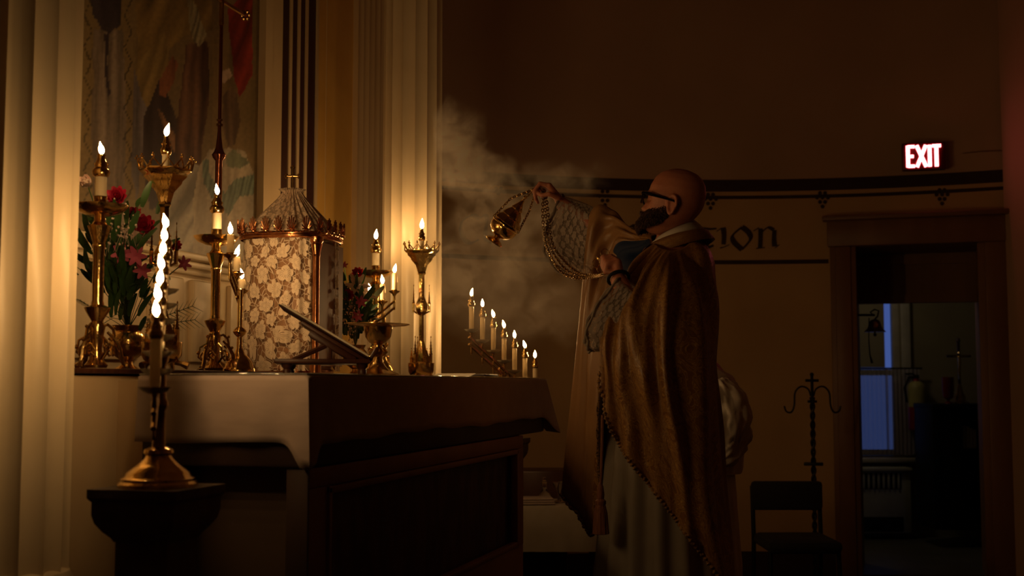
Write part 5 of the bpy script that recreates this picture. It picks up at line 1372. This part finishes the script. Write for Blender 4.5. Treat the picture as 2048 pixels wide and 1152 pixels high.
# lace sleeves of the alb
def sleeve(name, top, bot, left, r_back_top, r_back_bot, depth, m_, cuffm, n=40):
    T_, B_, Lf = P(*top), P(*bot), P(*left)
    c = (T_+B_)/2; up1 = (T_-B_)/2; sidev = FWD*depth
    bow = (Lf-c)
    def ring(c0, u0, sv, bo, z=1.0):
        return [c0+u0*math.cos(a)+sv*math.sin(a)+bo*(math.sin(a)**2)*.9 for a in [2*PI*k/n for k in range(n)]]
    T2, B2 = P(*r_back_top), P(*r_back_bot); c2 = (T2+B2)/2; u2 = (T2-B2)/2
    rows = []
    for i in range(15):
        f = i/14; row = ring(c.lerp(c2, f), up1.lerp(u2, f), sidev*(1-.1*f), bow*(1-f)**2)
        row = [p+ (p-c.lerp(c2, f)).normalized()*.006*math.sin(k*2*PI/n*9+3*f) for k, p in enumerate(row)]
        rows.append([tuple(p) for p in row])
    q = MB(); q.loft(rows, cap=False, uvscale=(.62, .35)); o = bake(q.build(name, m_, auto=None), proot)
    q = MB(); pts = [Vector(p)*1.0 for p in rows[0]]; sc_p = catmull(pts, n*6, closed=True)
    q.tube(sc_p, [.0035+.0025*abs(math.sin(k*.35)) for k in range(len(sc_p))], 6, closed_path=True); bake(q.build(name+'_scalloped_edge', cuffm), proot)
    # cloth lining under the lace
    q = MB(); rin = [[tuple(c.lerp(c2, i/14)+(Vector(p)-c.lerp(c2, i/14))*.93) for p in row] for i, row in enumerate(rows) if i >= 2]
    q.loft(rin, cap=False); bake(q.build(name+'_lining', cuffm, auto=None), proot)
lining_m = mat('undyed cotton lining', (.30, .24, .19), .85)
sleeve('near_lace_sleeve', (1243, 552, 3.99), (1180, 702, 4.02), (1176, 640, 4.0), (1300, 600, 3.97), (1260, 700, 3.99), .045, lace_fine, lining_m)
sleeve('far_lace_sleeve', (1126, 391, 4.80), (1150, 556, 4.80), (1086, 500, 4.79), (1205, 424, 4.76), (1195, 562, 4.76), .065, lace_fine, lining_m)
q = MB(); wr = [wrN+(kn[1]-wrN)*.12+(v1*math.cos(a)+v2*math.sin(a))*.034 for v1, v2 in [((kn[1]-wrN).orthogonal().normalized(), (kn[1]-wrN).normalized().cross((kn[1]-wrN).orthogonal().normalized()))] for a in [k*2*PI/24 for k in range(24)]]
q.tube(wr, .006, 8, closed_path=True); bake(q.build('black_wristband', black), proot)

# server behind -----------------------------------------------------------
SZv = 5.6
sroot = empty('person', tuple(W0(1418, SZv)+Vector((0, 0, PRED)))); tag(sroot, 'young person in white surplice standing behind the gold vestment', 'person')
shc = P(1405, 700, SZv)
HM2 = T(P(1382, 664, SZv+.02)) @ Hm @ Matrix.Rotation(math.radians(-14), 4, 'X') @ Matrix.Scale(1.0, 4)
q = MB(); headmesh(q, HM2); pv = P(1412, 930, SZv)
q.capsule(P(1390, 690, SZv), P(1408, 740, SZv), .045, .05); q.capsule(P(1408, 760, SZv), pv, .10, .12); 
sN, sF = P(1425, 775, SZv-.12), P(1400, 770, SZv+.14); q.capsule(sN, sF, .045, .045)
eN = P(1462, 860, SZv-.16); wN = P(1425, 915, SZv-.2); q.capsule(sN, eN, .042, .036); q.capsule(eN, wN, .034, .024)
eF = P(1390, 850, SZv+.16); wF = P(1360, 860, SZv+.1); q.capsule(sF, eF, .042, .036); q.capsule(eF, wF, .034, .024)
for wv, dd in ((wN, -RGT), (wF, -RGT)):
    for i in range(4):
        o0 = wv+dd*.07+Vector((0, 0, .018-.012*i)); q.capsule(wv, o0, .017, .011); finger(q, [o0, o0+dd*.03+Vector((0, 0, -.004)), o0+dd*.045+Vector((0, 0, -.02))], .008)
    finger(q, [wv+dd*.02+Vector((0, 0, .015)), wv+dd*.05+Vector((0, 0, .035)), wv+dd*.075+Vector((0, 0, .035))], .009)
for sg in (-1, 1):
    hip = pv+ldir*sg*.07; ft = Vector((hip.x, hip.y, PRED+.05)); q.capsule(hip, ft, .07, .04); q.capsule(ft, ft+fdir*.13, .03, .028)
b2 = bake(q.build('body', skin), sroot); rm = b2.modifiers.new('r', 'REMESH'); rm.mode = 'VOXEL'; rm.voxel_size = .006; rm.use_smooth_shade = True
b2.modifiers.new('s', 'SMOOTH').iterations = 2
q = MB()
rings = [[(x*1.0, y, z) for (x, y, z) in [((.082*math.cos(a)*math.cos(e)), (-.008+.112*math.sin(a)*math.cos(e)), .012+.118*math.sin(e)) for a in [k*2*PI/32 for k in range(32)]]] for e in [.12+i*(PI/2-.15)/9 for i in range(10)]]
q.loft(rings, M=HM2 @ T((0, -.006, .004)) @ Matrix.Scale(1.10, 4)); bake(q.build('hair', beard_m), sroot)
def robe(name, tabl, m_, root, cpx, Zc_, fold, n=140, uv=None):
    q = MB(); rows = []
    for i in range(40):
        v = i/39; py = tabl[0][0]+(tabl[-1][0]-tabl[0][0])*v; hx, hy, cxp = interp(tabl, py)
        c = P(cxp, py, Zc_); row = []
        for k in range(n):
            a = 2*PI*k/n; nz = noise.noise(Vector((math.cos(a)*2.2, math.sin(a)*2.2, v*7)))
            f = 1+fold*v*math.sin(a*13+v*2)+fold*2.6*nz*math.sin(min(1, v*3)*PI/2)
            row.append(tuple(c+RGT*1.13*hx*f*math.cos(a)+FWD*1.1*hy*f*math.sin(a)))
        rows.append(row)
    q.loft(rows, cap=False); o = bake(q.build(name, m_, auto=None), root); return o
k5 = SZv/F
robe('surplice', [(722, .04, .05, 1408), (738, .055, .10, 1412), (752, .10, .155, 1415), (775, .115, .18, 1418), (850, .125, .18, 1420), (900, .13, .18, 1422), (935, .125, .17, 1420), (945, .12, .165, 1420)], white_cloth, sroot, 1418, SZv, .03)
robe('cassock', [(930, .095, .13, 1420), (1050, .105, .15, 1424), (1318, .125, .17, 1430)], white_cloth, sroot, 1420, SZv, .03)
# puffed sleeve toward the viewer
q = MB(); rows = []
sa_, sb_, sc2 = P(1432, 768, SZv-.13), P(1462, 850, SZv-.2), P(1438, 925, SZv-.2)
path = catmull([sa_, P(1452, 800, SZv-.17), sb_, P(1458, 895, SZv-.2), sc2], 26)
for i, p in enumerate(path):
    v = i/25; t = path[min(i+1, 25)]-path[max(i-1, 0)]; t.normalize(); u = t.cross(FWD).normalized(); w2 = t.cross(u)
    R_ = (.04+.05*math.sin(PI*min(1, v*1.05))**.6)*(1.0) if v < .97 else .035
    row = []
    for k in range(64):
        a = 2*PI*k/64; nz = noise.noise(Vector((math.cos(a)*1.7, math.sin(a)*1.7+4, v*5))); n4 = noise.noise(Vector((math.cos(a)*4+v*6, math.sin(a)*4, v*9))); rr = R_*(.95+.22*nz+.26*n4-.9*max(0, .12-abs(n4))+.03*math.sin(a*7+v*20))
        row.append(tuple(p+u*rr*math.cos(a)+w2*rr*math.sin(a)))
    rows.append(row)
q.loft(rows); bake(q.build('puffed_sleeve', white_cloth, auto=None), sroot)

# ------------------------------------------------------------------ thurible
foot_p, top_p = P(987, 484, 4.84), P(1046, 401, 4.80)
th = empty('thurible', tuple(foot_p)); tag(th, 'brass incense censer swinging on chains from the raised hand', 'censer')
def bk_(o): o.parent = th; o.matrix_parent_inverse = Matrix.Translation(-th.location); return o
AM = align(foot_p, top_p); Lt = (top_p-foot_p).length; s = Lt/.2
q = MB(); q.lathe([(.036*s, 0), (.038*s, .004*s), (.03*s, .012*s), (.014*s, .02*s), (.012*s, .026*s)], n=32, M=AM); bk_(q.build('foot', brass))
q = MB(); q.lathe([(.012*s, .024*s), (.034*s, .034*s), (.052*s, .052*s), (.057*s, .07*s), (.056*s, .078*s), (.06*s, .082*s), (.06*s, .086*s), (.05*s, .084*s), (.04*s, .06*s)], n=36, M=AM); bk_(q.build('bowl', brass))
q = MB(); q.lathe([(.056*s, .092*s), (.058*s, .096*s), (.052*s, .108*s), (.04*s, .12*s), (.042*s, .124*s), (.034*s, .14*s), (.022*s, .155*s), (.024*s, .16*s), (.014*s, .178*s), (.008*s, .19*s), (.008*s, .2*s)], n=36, M=AM, mod=lambda a, z: 1+.05*math.cos(a*8)); bk_(q.build('pierced_lid', brass))
q = MB(); top2 = AM @ Vector((0, 0, .215*s)); q.ball(top2, .008, 8); bk_(q.build('lid_ring', brass))
hand = P(1074, 376, 4.745)
for k in range(4):
    a = k*PI/2+.4; st = AM @ Vector((.058*s*math.cos(a), .058*s*math.sin(a), .083*s)); mid_ = AM @ Vector((.044*s*math.cos(a), .044*s*math.sin(a), .18*s))
    if k == 3: st = AM @ Vector((0, 0, .21*s)); mid_ = st.lerp(hand, .4)
    q = MB(); q.chainlinks([st, mid_, hand], .014, .0017); bk_(q.build('suspension_chain', dark_brass))
for k in range(3):
    o_ = (k-1)*7; dZ = (k % 2)*.012
    pts = catmull([hand, P(1088+o_*.3, 383, 4.74), P(1091+o_*.8, 430, 4.73+dZ), P(1099+o_, 490, 4.68+dZ), P(1125+o_, 532-o_, 4.58), P(1150+o_*.5, 549-o_*.8, 4.48), P(1180, 553-o_*.3, 4.32), P(1208, 548, 4.12), P(1210, 530, 4.1)], 70)
    q = MB(); q.chainlinks(pts, .0160, .0019); bk_(q.build('hanging_chain', dark_brass))
q = MB(); hd = P(1203, 520, 4.12)
q.lathe([(.002, -.01), (.02, -.006), (.022, 0), (.012, .006), (.004, .012), (.002, .02)], n=20, M=T(hd) @ Matrix.Rotation(.7, 4, 'Y')); bk_(q.build('hand_disc', brass))
for k, (dx, dz, r_) in enumerate(((.012, .02, .014), (-.018, -.012, .012), (-.004, -.03, .011))):
    q = MB(); c0 = hd+RGT*dx+Vector((0, 0, dz)); q.tube([c0+RGT*r_*math.cos(a)+Vector((0, 0, r_*1.3*math.sin(a)))+FWD*.3*r_*math.sin(a) for a in [i*2*PI/20 for i in range(20)]], .0013, 6, closed_path=True); bk_(q.build('hand_ring', brass))

# ------------------------------------------------------------------ incense smoke
x0_, x1_ = (P(868, 500, 5.2)-CAM).dot(RGT), (P(1225, 500, 5.2)-CAM).dot(RGT)
zlo, zhi = P(1000, 720, 5.2).z, P(1000, 160, 5.2).z
q = MB(); q.box(((x0_+x1_)/2, 5.15, (zlo+zhi)/2), (x1_-x0_, 1.0, zhi-zlo), M=CM)
vm = bpy.data.materials.new('incense smoke'); vm.use_nodes = True; nt = vm.node_tree; N = nt.nodes; L = nt.links
N.remove(N['Principled BSDF']); pv_ = N.new('ShaderNodeVolumePrincipled'); pv_.inputs['Color'].default_value = (.98, .90, .80, 1); pv_.inputs['Anisotropy'].default_value = .0
L.new(pv_.outputs[0], N['Material Output'].inputs['Volume'])
geo = N.new('ShaderNodeNewGeometry')
def VM(op, a, b_=None, sc_=None):
    n_ = N.new('ShaderNodeVectorMath'); n_.operation = op
    for i, x in enumerate((a, b_)):
        if x is None: continue
        if isinstance(x, (tuple, Vector)): n_.inputs[i].default_value = tuple(x)
        else: L.new(x, n_.inputs[i])
    if sc_ is not None: n_.inputs['Scale'].default_value = sc_
    return n_
def MM(op, a, b_=None):
    n_ = N.new('ShaderNodeMath'); n_.operation = op
    for i, x in enumerate((a, b_)):
        if x is None: continue
        if isinstance(x, (int, float)): n_.inputs[i].default_value = x
        else: L.new(x, n_.inputs[i])
    return n_.outputs[0]
ns = N.new('ShaderNodeTexNoise'); ns.inputs['Scale'].default_value = 5.5; ns.inputs['Detail'].default_value = 5; ns.inputs['Roughness'].default_value = .6; ns.inputs['Distortion'].default_value = .8
L.new(geo.outputs['Position'], ns.inputs['Vector'])
cen = VM('SUBTRACT', ns.outputs['Color'], (.5, .5, .5)); wp = VM('SCALE', cen.outputs[0], None, .28); pos = VM('ADD', geo.outputs['Position'], wp.outputs[0])
tot = None
BL = [ # px, py, Z, radii (right, away, up), weight
 (1045, 520, 4.95, (.16, .16, .09), 1.0), (1000, 440, 5.0, (.22, .2, .15), .45), (950, 350, 5.1, (.2, .2, .12), 1.0), (905, 270, 5.15, (.13, .2, .15), 1.0),
 (930, 320, 5.1, (.12, .2, .12), .5), (1090, 440, 4.95, (.14, .15, .13), .8), (1010, 600, 5.1, (.34, .3, .22), .18), (940, 520, 5.1, (.25, .25, .2), .14), (1120, 360, 5.1, (.24, .2, .08), .30), (1130, 620, 5.1, (.2, .25, .14), .12)]
for px, py, Z, rr, wgt in BL:
    c = P(px, py, Z); d = VM('SUBTRACT', pos.outputs[0], c)
    vr = N.new('ShaderNodeVectorRotate'); vr.rotation_type = 'Z_AXIS'; vr.inputs['Angle'].default_value = -YAW; L.new(d.outputs[0], vr.inputs['Vector'])
    dv_ = VM('DIVIDE', vr.outputs[0], rr); ln = VM('LENGTH', dv_.outputs[0])
    g = MM('MULTIPLY', MM('MINIMUM', MM('MAXIMUM', MM('MULTIPLY', MM('SUBTRACT', 1.0, ln.outputs['Value']), 2.4), 0.0), 1.0), wgt*.55)
    tot = g if tot is None else MM('ADD', tot, g)
n3 = N.new('ShaderNodeTexNoise'); n3.inputs['Scale'].default_value = 9; n3.inputs['Detail'].default_value = 6; n3.inputs['Roughness'].default_value = .65; n3.inputs['Distortion'].default_value = 1.2
L.new(geo.outputs['Position'], n3.inputs['Vector'])
wisp = MM('MAXIMUM', MM('MULTIPLY', MM('SUBTRACT', n3.outputs[0], .42), 4.6), 0.04)
dens = MM('MULTIPLY', MM('MULTIPLY', tot, wisp), 22.0)
L.new(dens, pv_.inputs['Density'])
o = q.build('incense_smoke', vm, smooth=False); tag(o, 'pale incense smoke drifting up from the censer', 'smoke', kind='stuff')
